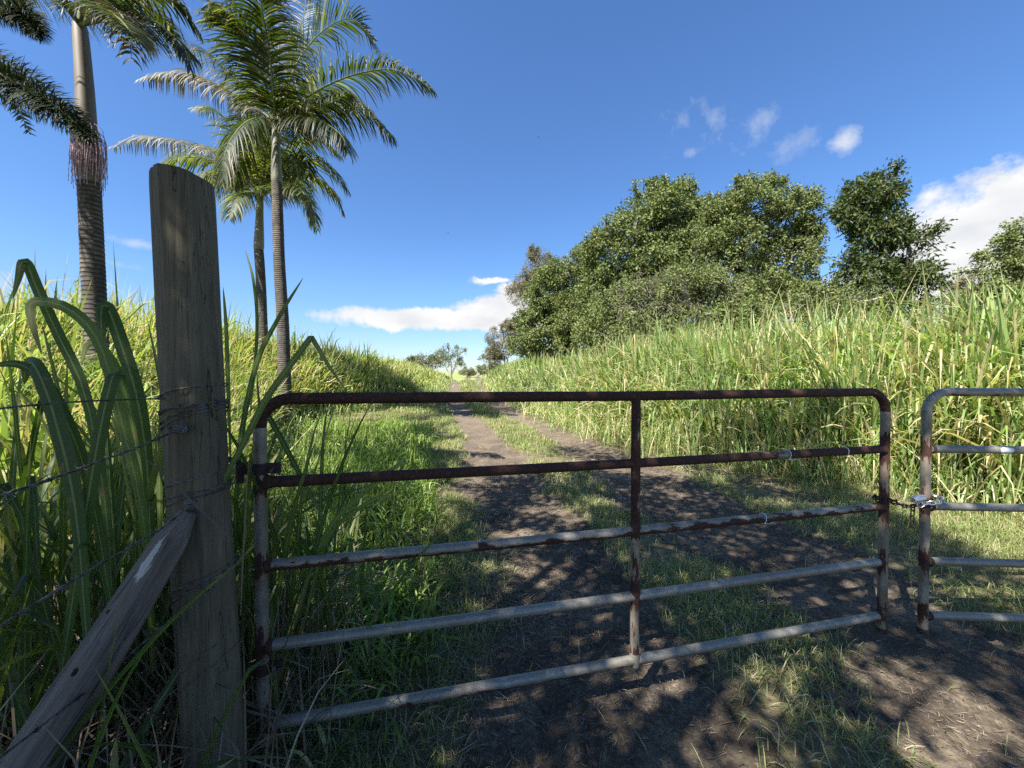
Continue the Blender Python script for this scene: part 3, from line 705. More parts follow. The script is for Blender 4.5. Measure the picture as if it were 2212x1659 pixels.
# tall middle palm
d = 10.3
p3, c = palm('tallest palm in view, standing beside the track with a broad crown', (P(622, 930, d)[0], d), [(616, 850), (611, 700), (603, 560), (598, 395)], .165, .125, [(597, 350), (596, 300), (596, 268)], .115, M['crownshaft'])
C3 = c
for lst, mt, L_, dr, up in (
    ([(655, 215, -.2), (740, 170, -.4), (830, 150, -.5), (890, 165, -.6), (930, 190, -.6)], 'palm', .95, 1.2, .35),
    ([(612, 215, .3), (645, 130, .5), (700, 65, .7), (760, 42, .8), (808, 90, .9)], 'palm', 1.25, .45, .15),
    ([(575, 190, -.6), (545, 110, -1.1), (510, 40, -1.6), (455, 10, -1.9)], 'palm', 1.1, 1.2, .1),
    ([(590, 190, -.8), (580, 100, -1.3), (565, 10, -1.9), (560, -60, -2.3)], 'palm', 1.1, 1.2, .2),
    ([(570, 245, .1), (510, 205, .1), (430, 165, .2), (370, 160, .2), (305, 172, .2)], 'palm_dry', .75, 1.8, -.1),
    ([(650, 250, .3), (720, 232, .5), (790, 238, .6), (850, 295, .6)], 'palm', .95, 1.6, 0),
    ([(560, 215, .9), (500, 160, 1.5), (440, 110, 1.9), (385, 120, 2.2)], 'palm', 1.0, 1.3, .1),
    ([(640, 262, -.5), (690, 262, -1.0), (735, 290, -1.3), (752, 330, -1.4)], 'palm', .9, 1.6, 0),
    ([(618, 180, 1.0), (640, 90, 1.8), (660, 10, 2.4), (650, -50, 2.9)], 'palm', 1.1, .9, .1),
    ([(575, 255, -.7), (530, 265, -1.3), (490, 320, -1.7), (480, 400, -1.8)], 'palm', .95, 1.6, 0),
    ([(625, 240, .9), (680, 200, 1.8), (740, 200, 2.6), (800, 240, 3.2)], 'palm', 1.0, 1.4, .1),
    ([(580, 262, .5), (545, 285, .9), (520, 340, 1.2), (505, 400, 1.3)], 'palm', .9, 1.6, 0),
    ([(600, 180, .4), (602, 80, .9), (590, -30, 1.4)], 'palm', 1.1, .8, .1)):
    frond(FP(c, d, lst), L_*1.15, 100, M[mt], p3, droop=dr*1.45, up=up, w=.04, stem=.032, tatter=.3)
# lower palm behind
d = 13.2
p2, c = palm('shorter palm behind the tallest one, with a pale green sheath', (P(572, 900, d)[0], d), [(570, 800), (567, 700), (563, 600), (559, 540)], .165, .14, [(560, 500), (561, 460), (562, 425)], .135, M['crownshaft'])
for lst, mt, L_, dr in (
    ([(525, 370, 0), (460, 325, 0), (380, 305, .1), (310, 300, .1), (245, 318, .1)], 'palm_dry', .85, 1.6),
    ([(545, 360, .4), (515, 290, .7), (470, 240, 1.0), (425, 235, 1.2)], 'palm', 1.1, 1.2),
    ([(590, 390, -.2), (645, 350, -.4), (700, 350, -.5), (748, 405, -.5)], 'palm', 1.1, .9),
    ([(585, 415, .4), (630, 405, .6), (660, 425, .7), (672, 465, .7)], 'palm_dry', .8, 1.6),
    ([(585, 360, .6), (635, 310, 1.0), (690, 300, 1.3), (735, 335, 1.5)], 'palm', 1.0, 1.2),
    ([(555, 340, -.5), (548, 270, -.9), (530, 210, -1.2)], 'palm', 1.1, 1.0),
    ([(535, 390, -.6), (485, 370, -1.0), (435, 385, -1.3), (400, 450, -1.4)], 'palm', .95, 1.5),
    ([(575, 330, -.9), (590, 260, -1.6), (620, 240, -2.3)], 'palm', 1.1, 1.1),
    ([(520, 350, 1.0), (450, 320, 1.8), (390, 330, 2.4), (340, 370, 2.8)], 'palm', 1.0, 1.4),
    ([(545, 415, -.9), (515, 425, -1.6), (495, 470, -2.0)], 'palm', .9, 1.6),
    ([(600, 400, -1.0), (640, 400, -1.9), (670, 440, -2.5)], 'palm', .9, 1.5),
    ([(565, 340, 1.0), (575, 280, 1.9), (600, 260, 2.7)], 'palm', 1.0, 1.1)):
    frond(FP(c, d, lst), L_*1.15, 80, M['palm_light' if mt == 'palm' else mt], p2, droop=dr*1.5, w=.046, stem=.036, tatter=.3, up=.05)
def extra_fronds(c, root, spec, L_, w):
    for a, up_, ln, mt in spec:
        a = R(a); e = np.array([math.cos(a), math.sin(a), 0]); z = np.array([0, 0, 1.])
        frond([c, c+e*ln*.25+z*up_*.55, c+e*ln*.6+z*up_*.8, c+e*ln*.88+z*up_*.45, c+e*ln+z*up_*-.1], L_, 85, M[mt], root, droop=1.9, up=.05, w=w, stem=.03, tatter=.3)
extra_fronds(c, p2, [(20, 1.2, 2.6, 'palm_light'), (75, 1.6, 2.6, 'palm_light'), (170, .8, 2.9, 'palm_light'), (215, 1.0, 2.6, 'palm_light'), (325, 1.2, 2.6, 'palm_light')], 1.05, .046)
extra_fronds(C3, p3, [(100, 1.0, 2.5, 'palm'), (335, .0, 2.6, 'palm')], 1.05, .04)
# bushy palm whose trunk stands outside the frame
d = 3.9; foot = (-6.9, 3.9)
z0 = float(H(*foot))-.1
fx = thing('palm_tree', (foot[0], foot[1], z0), 'dark bushy tailed palm frond reaching in at the upper left edge', 'palm')
cr_ = np.array([-6.6, 3.9, 5.3]); pp = spline([(foot[0], foot[1], z0), (-6.85, 3.9, 2.5), cr_], 120)
MB().tube(pp, [.14*(1+.03*((i % 4) < 2)) for i in range(120)], 20).build('trunk', M['palm_trunk'], fx)
for lst in ([(-90, 110, -.05), (10, 165, -.1), (100, 215, -.15), (155, 258, -.15), (198, 300, -.15)],
            [(-120, -40, .4), (-30, -20, .5), (40, 20, .5), (92, 78, .5)]):
    frond([cr_]+[P(u, v, d+o) for u, v, o in lst], .36, 760, M['foxtail'], fx, droop=.7, w=.017, brush=True, stem=.026, start=.25)
for a in (2.0, 3.0, 3.9, 4.8, 5.6):
    e = np.array([math.cos(a), math.sin(a), 0]); frond([cr_, cr_+e*.8+[0, 0, .7], cr_+e*1.7+[0, 0, .7], cr_+e*2.5+[0, 0, .0]], .3, 120, M['foxtail'], fx, droop=.7, w=.022, brush=True, stem=.026, start=.25)

# ------------------------------------------------------------------ leafy trees
def sprigs(C, Nn, n_leaf, L, W, spread=1.0, droop=.5):
    """diamond leaves fanned round sprig centres C (m,3) with outward normals"""
    m = len(C); idx = np.repeat(np.arange(m), n_leaf); k = len(idx)
    d = nrm(Nn[idx]*.55+rng.normal(0, .6, (k, 3))*spread+np.array([0, 0, -.15*droop]))
    b = C[idx]+rng.normal(0, L*.55, (k, 3))
    ll = L*rng.uniform(.6, 1.25, k); ww = W*rng.uniform(.7, 1.2, k)
    s = nrm(np.cross(d, Nn[idx]+rng.normal(0, .5, (k, 3)))); nn = np.cross(s, d)
    tip = b+d*ll[:, None]-np.array([0, 0, 1.])*(ll*.25*droop)[:, None]; mid = b+d*(ll*.45)[:, None]
    V = np.stack([b, mid+s*(ww/2)[:, None]+nn*(ww*.12)[:, None], tip, mid-s*(ww/2)[:, None]+nn*(ww*.12)[:, None]], 1)
    F3 = np.array([[0, 1, 2], [0, 2, 3]]); Fc = (F3[None]+(np.arange(k)*4)[:, None, None]).reshape(-1, 3)
    r = np.clip(rng.random(m)[idx]*.6+rng.random(k)*.4, 0, 1)
    return V.reshape(-1, 3), Fc, {'rnd': np.repeat(r, 4)}
def blob_pts(c, rad, n, rough=.18, shell=.35, lo=-1.0):
    u = nrm(rng.normal(0, 1, (n, 3))); u = u[u[:, 2] > lo]; n = len(u)
    k = rng.uniform(1.5, 4, 3)
    bump = 1+rough*(np.sin(u[:, 0]*5.1+k[0]*9)+np.sin(u[:, 1]*6.3+k[1]*7)+np.sin(u[:, 2]*5.7+k[2]*5))/1.7+rng.normal(0, rough*.35, n)
    r = (1-shell*rng.random(n)**1.3)*bump
    return np.array(c)+u*r[:, None]*np.array(rad), nrm(u/np.array(rad)+np.array([0, 0, .15]))
def tree(label, name, cat, foot, blobs, mat, leaf=(.16, .07), dens=9, nl=9, trunk_r=.16, cover=1.0, group='trees right of the track', limbs=True, lo=-1., twigs=0, extra=None, droop=.5, cull=0.0, shell=.35):
    """blobs: (centre, radii) in world space"""
    sub = []
    for c, r in blobs:      # smaller lobes riding on each limb's mass make the outline uneven
        r = np.array(r); sub.append((c, r*.86))
        for _ in range(7):
            u = nrm(rng.normal(0, 1, 3)*[1, .8, 1]+[0, -.2, .25]); sub.append((np.array(c)+u*r*rng.uniform(.62, .92), r*rng.uniform(.22, .42)))
    z0 = float(H(foot[0], foot[1]))-.1
    root = thing(name, (foot[0], foot[1], z0), label, cat, group)
    fork = np.array([foot[0], foot[1], z0]); mb = MB(); tips = []
    zc = min(c[2]-r[2]*.3 for c, r in blobs); cm = np.mean([c for c, r in blobs], axis=0)
    fk = np.array([foot[0]*.7+cm[0]*.3, foot[1]*.8+cm[1]*.2, max(z0+.6, zc*.55)])
    mb.tube(spline([fork, (fork+fk)/2+[.06, .04, 0], fk], 12), np.linspace(trunk_r*1.3, trunk_r*.85, 12), 12)
    for c, r in blobs:
        c = np.array(c); mb.tube(spline([fk, (fk+c)/2+rng.normal(0, .2, 3)+[0, 0, -.1], c], 10), np.linspace(trunk_r*.6, trunk_r*.22, 10), 8)
        for _ in range(9 if limbs else 4):
            u = nrm(rng.normal(0, 1, 3)+[0, 0, .3]); e = c+u*np.array(r)*.92
            mb.tube(spline([c, (c+e)/2+rng.normal(0, .12, 3), e], 6), np.linspace(trunk_r*.24, .012, 6), 6)
    Cs = []; Ns = []
    for c, r in sub:
        area = (r[0]*r[1]*r[2])**(2/3)*12.5; n = max(12, int(area*dens*cover*2.4)); a, b = blob_pts(c, r, n, shell=shell, lo=lo); Cs.append(a); Ns.append(b)
    Cs = np.vstack(Cs); Ns = np.vstack(Ns)
    if cull:   # uneven clumps and gaps
        q = vnoise(Cs[:, 0]+Cs[:, 1]*.6, Cs[:, 2]+Cs[:, 1]*.3, .55, 5)+vnoise(Cs[:, 0]-Cs[:, 1]*.4, Cs[:, 2]*1.1, 1.3, 6)*.6
        kq = q > -1.25+cull*1.3; Cs, Ns = Cs[kq], Ns[kq]
    tw = mb; tc_ = []; tn_ = []
    for _ in range(26 if limbs else 6):      # shoots that break the outline
        c, r = blobs[rng.integers(len(blobs))]; u = nrm(rng.normal(0, 1, 3)+[0, -.2, .9]); e0 = np.array(c)+u*np.array(r)*.7; ln_ = float(np.mean(r))*rng.uniform(.35, .65)
        e1 = e0+(u+rng.normal(0, .35, 3)+[0, 0, .3])*ln_*.5; e2 = e0+(u+rng.normal(0, .25, 3))*ln_
        pp = spline([e0, e1, e2], 9); tw.tube([np.array(c), (np.array(c)+e0)/2+rng.normal(0, .05, 3), e0], .03*(1+foot[1]/30), 5); tw.tube(pp, np.linspace(.028, .008, 9)*(1+foot[1]/30), 5)
        for j in range(3, 9):
            for _k in range(3): tc_.append(pp[j]+rng.normal(0, ln_*.10, 3)); tn_.append(u)
    mb.build('trunk', M['bark'], root); Cs = np.vstack([Cs, tc_]); Ns = np.vstack([Ns, tn_])
    V, Fc, At = sprigs(Cs, Ns, nl, leaf[0]*.66, leaf[1]*.7, droop=droop)
    mesh_obj('crown', V, Fc, mat, root, smooth=False, attrs=At)
    if extra:
        for (c, r, m2, dn, lf) in extra:
            a, b = blob_pts(c, r, int((r[0]*r[1]*r[2])**(2/3)*12.5*dn), shell=.25); V, Fc, At = sprigs(a, b, 7, lf[0], lf[1]); mesh_obj('dry_vines', V, Fc, m2, root, smooth=False, attrs=At)
    return root
def B(u, v, d, ru, rv, dy=None):
    ru *= .97; rv *= .97
    """blob seen centred at (u, v) with pixel radii ru, rv at depth d"""
    c = P(u, v, d); return (c, (ru/F*d, dy if dy else (ru+rv)/2/F*d, rv/F*d))
def foot_at(u, d): return (P(u, 800, d)[0], d)
tree('dark glossy leaved tree with a round top lobe standing above the cane', 'broadleaf_tree', 'tree', foot_at(1900, 15), [B(1882, 420, 15, 62, 42), B(1846, 462, 15, 34, 36), B(1888, 505, 15, 56, 42), B(1962, 528, 15, 40, 44), B(1860, 590, 15, 66, 40), B(1965, 606, 15, 50, 42), B(1900, 660, 15, 90, 42)], M['mango'], (.30, .10), 11, 8, cull=.5)
tree('spreading olive green tree with bare twigs at its top, left of the dark glossy tree', 'broadleaf_tree', 'tree', foot_at(1640, 18), [B(1620, 455, 18, 85, 50), B(1700, 470, 18, 75, 50), B(1600, 530, 18, 90, 60), B(1700, 560, 18, 75, 65), B(1735, 515, 18, 36, 40), B(1560, 470, 18.5, 50, 40), B(1650, 620, 18, 90, 45), B(1560, 590, 18, 60, 60), B(1720, 640, 17.5, 80, 45), B(1530, 520, 18.5, 40, 50), B(1610, 405, 18, 26, 20), B(1665, 400, 18, 30, 14), B(1740, 430, 18, 22, 16)], M['olive'], (.22, .10), 11, 8, cull=.3)
tree('large tree draped in green vines, highest of the mass beside the track', 'vine_covered_tree', 'tree', foot_at(1400, 20), [B(1370, 500, 20, 80, 55), B(1430, 450, 20, 62, 48), B(1320, 560, 20, 70, 70), B(1420, 560, 20, 90, 70), B(1300, 640, 20, 60, 60), B(1380, 640, 20, 80, 60), B(1470, 410, 20.5, 32, 26), B(1420, 410, 20.5, 28, 20), B(1490, 520, 20.5, 40, 80), B(1525, 470, 20.5, 36, 44), B(1300, 710, 19.5, 60, 50), B(1480, 600, 20, 60, 60)], M['vine'], (.24, .12), 11, 8, cull=.2)
tree('small dense vine covered tree with hanging foliage at the left end of the tree mass', 'vine_covered_tree', 'tree', foot_at(1180, 24), [B(1170, 640, 24, 50, 50), B(1205, 600, 24, 42, 42), B(1150, 700, 24, 42, 42), B(1215, 680, 24, 60, 60), B(1135, 745, 23.5, 34, 30), B(1190, 740, 23, 60, 40), B(1250, 720, 22.5, 60, 55), B(1260, 620, 24.5, 40, 80)], M['vine'], (.24, .12), 9, 8, cull=.1)
tree('sparse brownish tree poking out behind the vine covered tree at the left', 'thorn_tree', 'tree', foot_at(1165, 30), [B(1160, 575, 30, 34, 34), B(1190, 590, 30, 40, 35), B(1122, 640, 30, 34, 28), B(1140, 610, 30, 30, 30), B(1150, 550, 30, 16, 14)], M['brown'], (.22, .07), 7, 7, trunk_r=.12, cull=.5)
tree('brown leafed low tree nearest the end of the track on the right', 'thorn_tree', 'tree', foot_at(1090, 34), [B(1085, 745, 34, 36, 34), B(1110, 715, 34, 26, 24), B(1065, 775, 34, 24, 24)], M['brown'], (.24, .09), 8, 7, trunk_r=.12, cull=.35)
tree('leafy bush in front of the big trees, half buried in grey dry vines', 'bush', 'bush', foot_at(1450, 14.5), [B(1480, 620, 15, 95, 55), B(1400, 650, 14.8, 85, 60), B(1560, 650, 15, 80, 60), B(1330, 690, 15, 62, 55), B(1450, 700, 14.4, 120, 50), B(1290, 725, 15, 50, 40), B(1590, 700, 14.5, 70, 45), B(1370, 730, 13.8, 110, 40), B(1500, 735, 13.5, 90, 35)], M['vine'], (.19, .09), 12, 7, trunk_r=.07, cull=.15,
     extra=[(P(1415, 655, 14.1), (1.25, .7, .95), M['grey'], 22, (.3, .02)), (P(1520, 620, 14.4), (1.1, .5, .6), M['grey'], 14, (.3, .02)), (P(1475, 690, 14.0), (.9, .5, .6), M['brown'], 26, (.12, .04))])
tree('green shrub growing behind the cane under the dark glossy tree', 'bush', 'bush', foot_at(1700, 12.5), [B(1680, 690, 12.8, 85, 42), B(1780, 665, 12.8, 70, 42), B(1850, 650, 13, 60, 34), B(1620, 725, 13, 60, 30)], M['vine'], (.16, .08), 11, 7, trunk_r=.05)
tree('vine smothered tree cut off by the right edge', 'vine_covered_tree', 'tree', foot_at(2240, 13), [B(2185, 560, 13, 75, 50), B(2250, 530, 13, 80, 60), B(2200, 630, 13, 90, 45)], M['olive'], (.17, .09), 12, 7, cull=.25)
tree('pale feathery tree seen low between the dark tree and the right edge', 'thorn_tree', 'tree', foot_at(2085, 26), [B(2075, 635, 26, 42, 26), B(2115, 650, 26, 40, 30)], M['brown'], (.26, .08), 7, 6, trunk_r=.1, cull=.4)
tree('shrub tangled among the cane at the right edge', 'bush', 'bush', foot_at(2170, 9), [B(2130, 690, 9, 80, 50), B(2210, 700, 8.6, 60, 60)], M['vine'], (.12, .06), 12, 7, trunk_r=.04)
tree('small airy tree with open branches left of where the track vanishes', 'thorn_tree', 'tree', foot_at(975, 45), [B(968, 762, 45, 24, 16), B(990, 765, 45, 16, 14), B(955, 775, 45, 18, 12), B(985, 785, 45, 22, 10)], M['far'], (.34, .12), 2.0, 5, trunk_r=.10, limbs=False, group='far trees at the end of the track', cull=.55)
tree('low brownish bush beside the small airy tree', 'bush', 'bush', foot_at(925, 40), [B(915, 778, 40, 26, 14), B(940, 785, 40, 24, 13), B(895, 785, 40, 20, 12)], M['far'], (.28, .12), 5, 6, trunk_r=.06, limbs=False, group='far trees at the end of the track')
for k, (u, v, dd, ru, rv, lab) in enumerate(((1008, 803, 80, 17, 7, 'dark far bush left of the track on the horizon'), (1042, 799, 70, 12, 8, 'dark far bush in the gap above the track'), (1068, 800, 60, 18, 10, 'dark far bush right of the gap on the horizon'))):
    tree(lab, 'bush', 'bush', foot_at(u, dd), [B(u, v, dd, ru, rv), B(u+ru*.6, v+2, dd+2, ru*.7, rv*.8)], M['far'], (.4, .2), 4, 6, trunk_r=.08, group='far trees at the end of the track', limbs=False)

# the tree behind the viewer that shades the gate: its leaves stand where the shadow on the ground needs them
root = thing('shade_tree', (-4.6, -3.4, -.1), 'large spreading tree behind the viewer casting dappled shade over the gate', 'tree')
N = 96000
gx_ = rng.uniform(-4.2, 6.2, N); gy_ = rng.uniform(-4.5, 9.2, N)
def ell(x, y, cx, cy, rx, ry): return np.clip(1.15-np.hypot((x-cx)/rx, (y-cy)/ry), 0, 1)*3
def shade(x, y):
    s = np.where((x > -2.6+.12*np.abs(y-2)) & (x < 3.5+.32*np.clip(y-2.2, 0, 9)) & (y < 5.9+.3*np.sin(x*2)), .97, 0.0)
    s = np.maximum(s, np.clip(ell(x, y, 1.7, 7.6, 1.0, .8), 0, .93))
    s = np.maximum(s, np.clip(ell(x, y, 3.9, 6.0, 1.2, .8), 0, .93))
    for (u, v, rx, ry) in ((1150, 1245, .22, .2), (1280, 1410, .16, .10), (1340, 1520, .15, .10), (1995, 1480, .28, .16), (2150, 1590, .3, .18), (1900, 1440, .14, .08), (1180, 1100, .3, .22), (1120, 1160, .3, .2),
                           (1690, 1090, .45, .16), (1540, 1240, .16, .10), (1240, 1130, .2, .18), (1850, 1265, .16, .1), (1960, 1290, .3, .14), (2120, 1280, .35, .16), (2100, 1120, .6, .2), (1300, 1090, .2, .2), (980, 1070, .4, .3),
                           (1060, 1300, .12, .1), (850, 1560, .15, .1), (1320, 1210, .12, .12), (1730, 1480, .12, .08), (2050, 1620, .25, .12)):
        d_ = 1205/(v-815); X_ = (u-CX)/F*d_; s = np.where(np.hypot((x-X_)/rx, (y-d_)/ry) < 1.0, s*.06, s)
    n = vnoise(x, y, .42, 8)*.6+vnoise(x, y, .19, 9)*.5
    n2_ = vnoise(x, y, .27, 18)*.6+vnoise(x, y, .12, 19)*.4
    s = np.where((n > .62) | (n2_ > .36), s*.10, s); s = np.where((x < -.4) & (y > 1.9), s*np.where(n2_ > .05, .22, .85), s)
    edge = np.clip((5.4-y)/1.2, 0, 1); s = np.where((n > .25+.3*edge) & (y > 4.4), s*.2, s)
    return s
k = rng.random(N) < shade(gx_, gy_)
gx_, gy_ = gx_[k], gy_[k]; hh = rng.uniform(4.6, 7.2, len(gx_))
Cc = np.stack([gx_, gy_, 0*gx_], 1)+SUNV[None]*(hh/SUNV[2])[:, None]
k = (Cc[:, 2]-EYE > 1.18*Cc[:, 1]+.35); Cc = Cc[k]
Nn = nrm(rng.normal(0, 1, Cc.shape)+[0, 0, 1.2])
V, Fc, At = sprigs(Cc, Nn, 3, .13, .05, 1.0); mesh_obj('crown', V, Fc, M['shade'], root, smooth=False, attrs=At)
mb = MB(); fk = np.array([-4.3, -3.1, 3.4]); mb.tube(spline([(-4.6, -3.4, -.1), (-4.45, -3.3, 1.8), fk], 14), np.linspace(.36, .26, 14), 14)
for q in Cc[rng.choice(len(Cc), 26, replace=False)]:
    mb.tube(spline([fk, (fk*.45+q*.55)+[0, 0, .5], q], 12), np.linspace(.12, .012, 12), 7)
mb.build('trunk', M['bark'], root)

# ------------------------------------------------------------------ grasses
def grass_field(pts, Lf, W, lean, g, seg=5, kp=.12, prof='grass', crease=0., bias=None, z0=None, rnd=None, az=None):
    n = len(pts); a = rng.uniform(0, 2*np.pi, n) if az is None else az; av = azv(a)
    if bias is not None: av = nrm(av+np.array(bias)[None])
    ln = np.abs(rng.normal(0, lean, n))+.04
    d0 = np.stack([av[:, 0]*ln, av[:, 1]*ln, np.ones(n)], 1)
    side = np.stack([-av[:, 1], av[:, 0], np.zeros(n)], 1)
    base_ = np.stack([pts[:, 0], pts[:, 1], H(pts[:, 0], pts[:, 1])+(0 if z0 is None else z0)], 1)
    L = Lf*rng.uniform(.65, 1.15, n); kk = (rng.random(n) < kp).astype(float)
    return ribbons(base_, d0, side, L, W*rng.uniform(.7, 1.25, n), g*rng.uniform(.4, 1.6, n), seg=seg, kink=kk, kt=rng.uniform(.35, .8, n), prof=prof, crease=crease, twist=rng.normal(0, .6, n), rnd=rnd)
def sample(n, x0, x1, y0, y1, prob, clump=None):
    """rejection-sample ground points; clump: tuft radius"""
    x = rng.uniform(x0, x1, n); y = rng.uniform(y0, y1, n); k = rng.random(n) < prob(x, y); return np.stack([x[k], y[k]], 1)
def tuft(c, m, r):
    n = len(c); q = np.repeat(c, m, 0); return q+rng.normal(0, r, q.shape)
# tall stand right of the track
def stand(side, n, yr, wid, hf, mat_key, label, wmul=1.0, m=12):
    y = yr[0]+(yr[1]-yr[0])*rng.random(n)**1.7
    off = wid*rng.random(n)**1.15
    # the band's depth is measured square to its edge
    x = foot_r(y)+off*1.6 if side > 0 else foot_l(y)-off*1.6
    pts = np.stack([x, y], 1); hN = hf(x, y)*(1+.10*vnoise(x, y, 1.7, 11)+.12*vnoise(x, y, .6, 12))
    hN = hN*(np.clip(.62+.38*off/.7, 0, 1) if side > 0 else np.clip(.42+.58*off/1.7, 0, 1))
    far = np.clip(np.hypot(x, y)/7, .8, 4)
    dn = vnoise(x, y, .8, 15)+.5*vnoise(x, y, .33, 16); kd = dn > -.55; pts, hN, far = pts[kd], hN[kd], far[kd]; n = len(pts)
    tr = rng.uniform(.5, 1.6, n); q = np.repeat(pts, m, 0); of = rng.normal(0, .10, q.shape)*np.repeat(tr, m)[:, None]; q = q+of; azq = np.arctan2(of[:, 1], of[:, 0])+rng.normal(0, .8, len(q)); tone = np.repeat(rng.normal(0, .13, n), m)
    hN = hN*rng.uniform(.8, 1.12, n); hq = np.repeat(hN, m); fq = np.repeat(far, m); k = len(q)
    zb = hq*rng.random(k)**1.1*.62                       # leaves leave the stems at every height
    Lf = (hq-zb)*rng.uniform(.75, 1.18, k)
    low = (1-zb/hq); dryq = (rng.random(k) < .035+.55*low**3)
    r_ = np.clip(np.where(dryq, rng.uniform(.85, 1, k), np.minimum(.8, rng.random(k)*.72+tone+.1*vnoise(q[:, 0], q[:, 1], .9, 13))), 0, 1)
    a = grass_field(q, Lf, .034*fq**.6*wmul, .33, .95, seg=6, kp=.25, z0=zb, rnd=r_, az=azq, crease=.0)
    # stems
    ks = k//5; ss = q[:ks*5:5]; b = grass_field(ss, hq[:ks*5:5]*.62, .010*fq[:ks*5:5]**.8, .12, .2, seg=4, kp=.1, rnd=rng.uniform(.3, .95, len(ss)))
    V, Fc, At = join([a, b]); o = mesh_obj('tall_grass', V, Fc, M[mat_key], attrs=At); return tag(o, label, kind='stuff')
def hR(x, y): return np.interp(x-foot_r(y)*0, [-6, -1.7, 0, 1.5, 3.0, 4.5, 6.5, 9], [1.3, 1.45, 1.68, 1.98, 2.1, 2.35, 2.25, 2.0])*np.interp(y, [0, 24, 34, 60], [1, 1, .8, .6])
def hL(x, y): return np.interp(y, [0, 3, 5, 8, 13.2, 15.5, 19, 24, 28, 40], [1.3, 1.65, 2.25, 2.75, 3.1, 2.85, 2.3, 1.75, 1.5, 1.5])
stand(1, 4600, (3.2, 12), 2.6, hR, 'tall', 'tall bright cane grass massed along the right side of the track')
stand(1, 3200, (11, 48), 4.0, hR, 'tall', 'tall pale grass farther off on the right where the track climbs')
stand(-1, 3800, (2.6, 12.5), 3.0, hL, 'tall_left', 'tall sunlit grass behind the fence around the palm trunks')
stand(-1, 3600, (12, 48), 4.2, hL, 'tall_left', 'tall yellow green grass bank left of the track past the palms')
# knee-high fringe at the foot of the stands
def fringe(x, y):
    a = np.exp(-((x-foot_r(y)+.25)/.45)**2); b = np.exp(-((x-foot_l(y)-.35)/.5)**2); return np.clip(a+b, 0, 1)
q = sample(60000, -9, 9, 2.2, 30, fringe); fr_ = np.clip(np.hypot(q[:, 0], q[:, 1])/6, .7, 4)
V, Fc, At = grass_field(q, .6, .011*fr_, .5, 1.3, seg=4, rnd=np.clip(rng.random(len(q))*1.1, 0, 1))
tag(mesh_obj('long_grass', V, Fc, M['tall'], attrs=At), 'knee high arching grass along the foot of the tall stands', kind='stuff')
q = sample(26000, 0, 9, 3.0, 16, lambda x, y: np.clip(np.exp(-((x-foot_r(y)+.1)/.55)**2)*(.35+.65*(vnoise(x, y, .5, 51) > -.1)), 0, 1)); fr_ = np.clip(np.hypot(q[:, 0], q[:, 1])/6, .7, 3)
V, Fc, At = grass_field(q, 1.05, .017*fr_**.6, .42, 1.25, seg=6, kp=.35, rnd=np.where(rng.random(len(q)) < .35, rng.uniform(.85, 1, len(q)), rng.random(len(q))*.8))
tag(mesh_obj('bent_grass', V, Fc, M['tall'], attrs=At), 'waist high bent and half dry grass leaning out from the right hand stand', kind='stuff')
# lush grass left of the gate opening, behind and under the gate
def lush(x, y):
    e = np.clip((np.interp(y, [1, 2, 3, 4.5, 6, 8, 12], [-.35, -.3, -.45, -.75, -1.1, -1.6, -2.3])-x)/.35, 0, 1); w = np.clip((x-foot_l(y))/.4+1, 0, 1)
    c = .12+.88*(vnoise(x, y, .55, 21)+.25*vnoise(x, y, .2, 22) > -.15); return e*w*c
q = sample(17000, -3.6, 0, 1.25, 6.2, lush)
dx = np.interp(q[:, 1], [1, 3, 6], [-.45, -.55, -1.0])-q[:, 0]; Ll = .20+.22*np.clip(dx/.8, 0, 1)
V, Fc, At = grass_field(q, Ll*1.35, .0155, .48, 1.6, seg=7, kp=.12, crease=.14)
tag(mesh_obj('lush_grass', V, Fc, M['lush'], attrs=At), 'lush broad bladed green grass left of the wheel tracks', kind='stuff')
q = sample(9000, -7, 0, 5.8, 11, lush); V, Fc, At = grass_field(q, .5, .021, .55, 1.7, seg=6, kp=.1)
tag(mesh_obj('lush_grass', V, Fc, M['lush'], attrs=At), 'sunlit arching grass between the palms and the left wheel track', kind='stuff')
# short turf: median strip and verges
def turf(x, y):
    r_ = rut(x, y); inside = (x > foot_l(y)-.3) & (x < foot_r(y)+.4)
    c = np.clip(.55+.75*vnoise(x, y, .45, 31)+.35*vnoise(x, y, .16, 32), .04, 1); return (1-np.clip(r_*1.25, 0, .995))*inside*c
q = sample(170000, -3.2, 6.5, 1.2, 5.0, turf); V1 = grass_field(q, .115, .0046, .9, 1.3, seg=3, kp=.1, rnd=np.clip(rng.random(len(q))+.28*vnoise(q[:, 0], q[:, 1], .6, 33), 0, 1))
q = sample(110000, -6, 6.5, 5.0, 14, turf); V2 = grass_field(q, .14, .011, .7, 1.2, seg=3, kp=.1, rnd=np.clip(rng.random(len(q))*.85+.25*vnoise(q[:, 0], q[:, 1], .6, 33), 0, 1))
q = sample(60000, -10, 3, 14, 42, turf); V3 = grass_field(q, .2, .035, .7, 1.2, seg=2, kp=0, rnd=rng.random(len(q))*.9)
V, Fc, At = join([V1, V2, V3]); tag(mesh_obj('short_grass', V, Fc, M['short'], attrs=At), 'short patchy turf on the verges and the strip between the wheel tracks', kind='stuff')
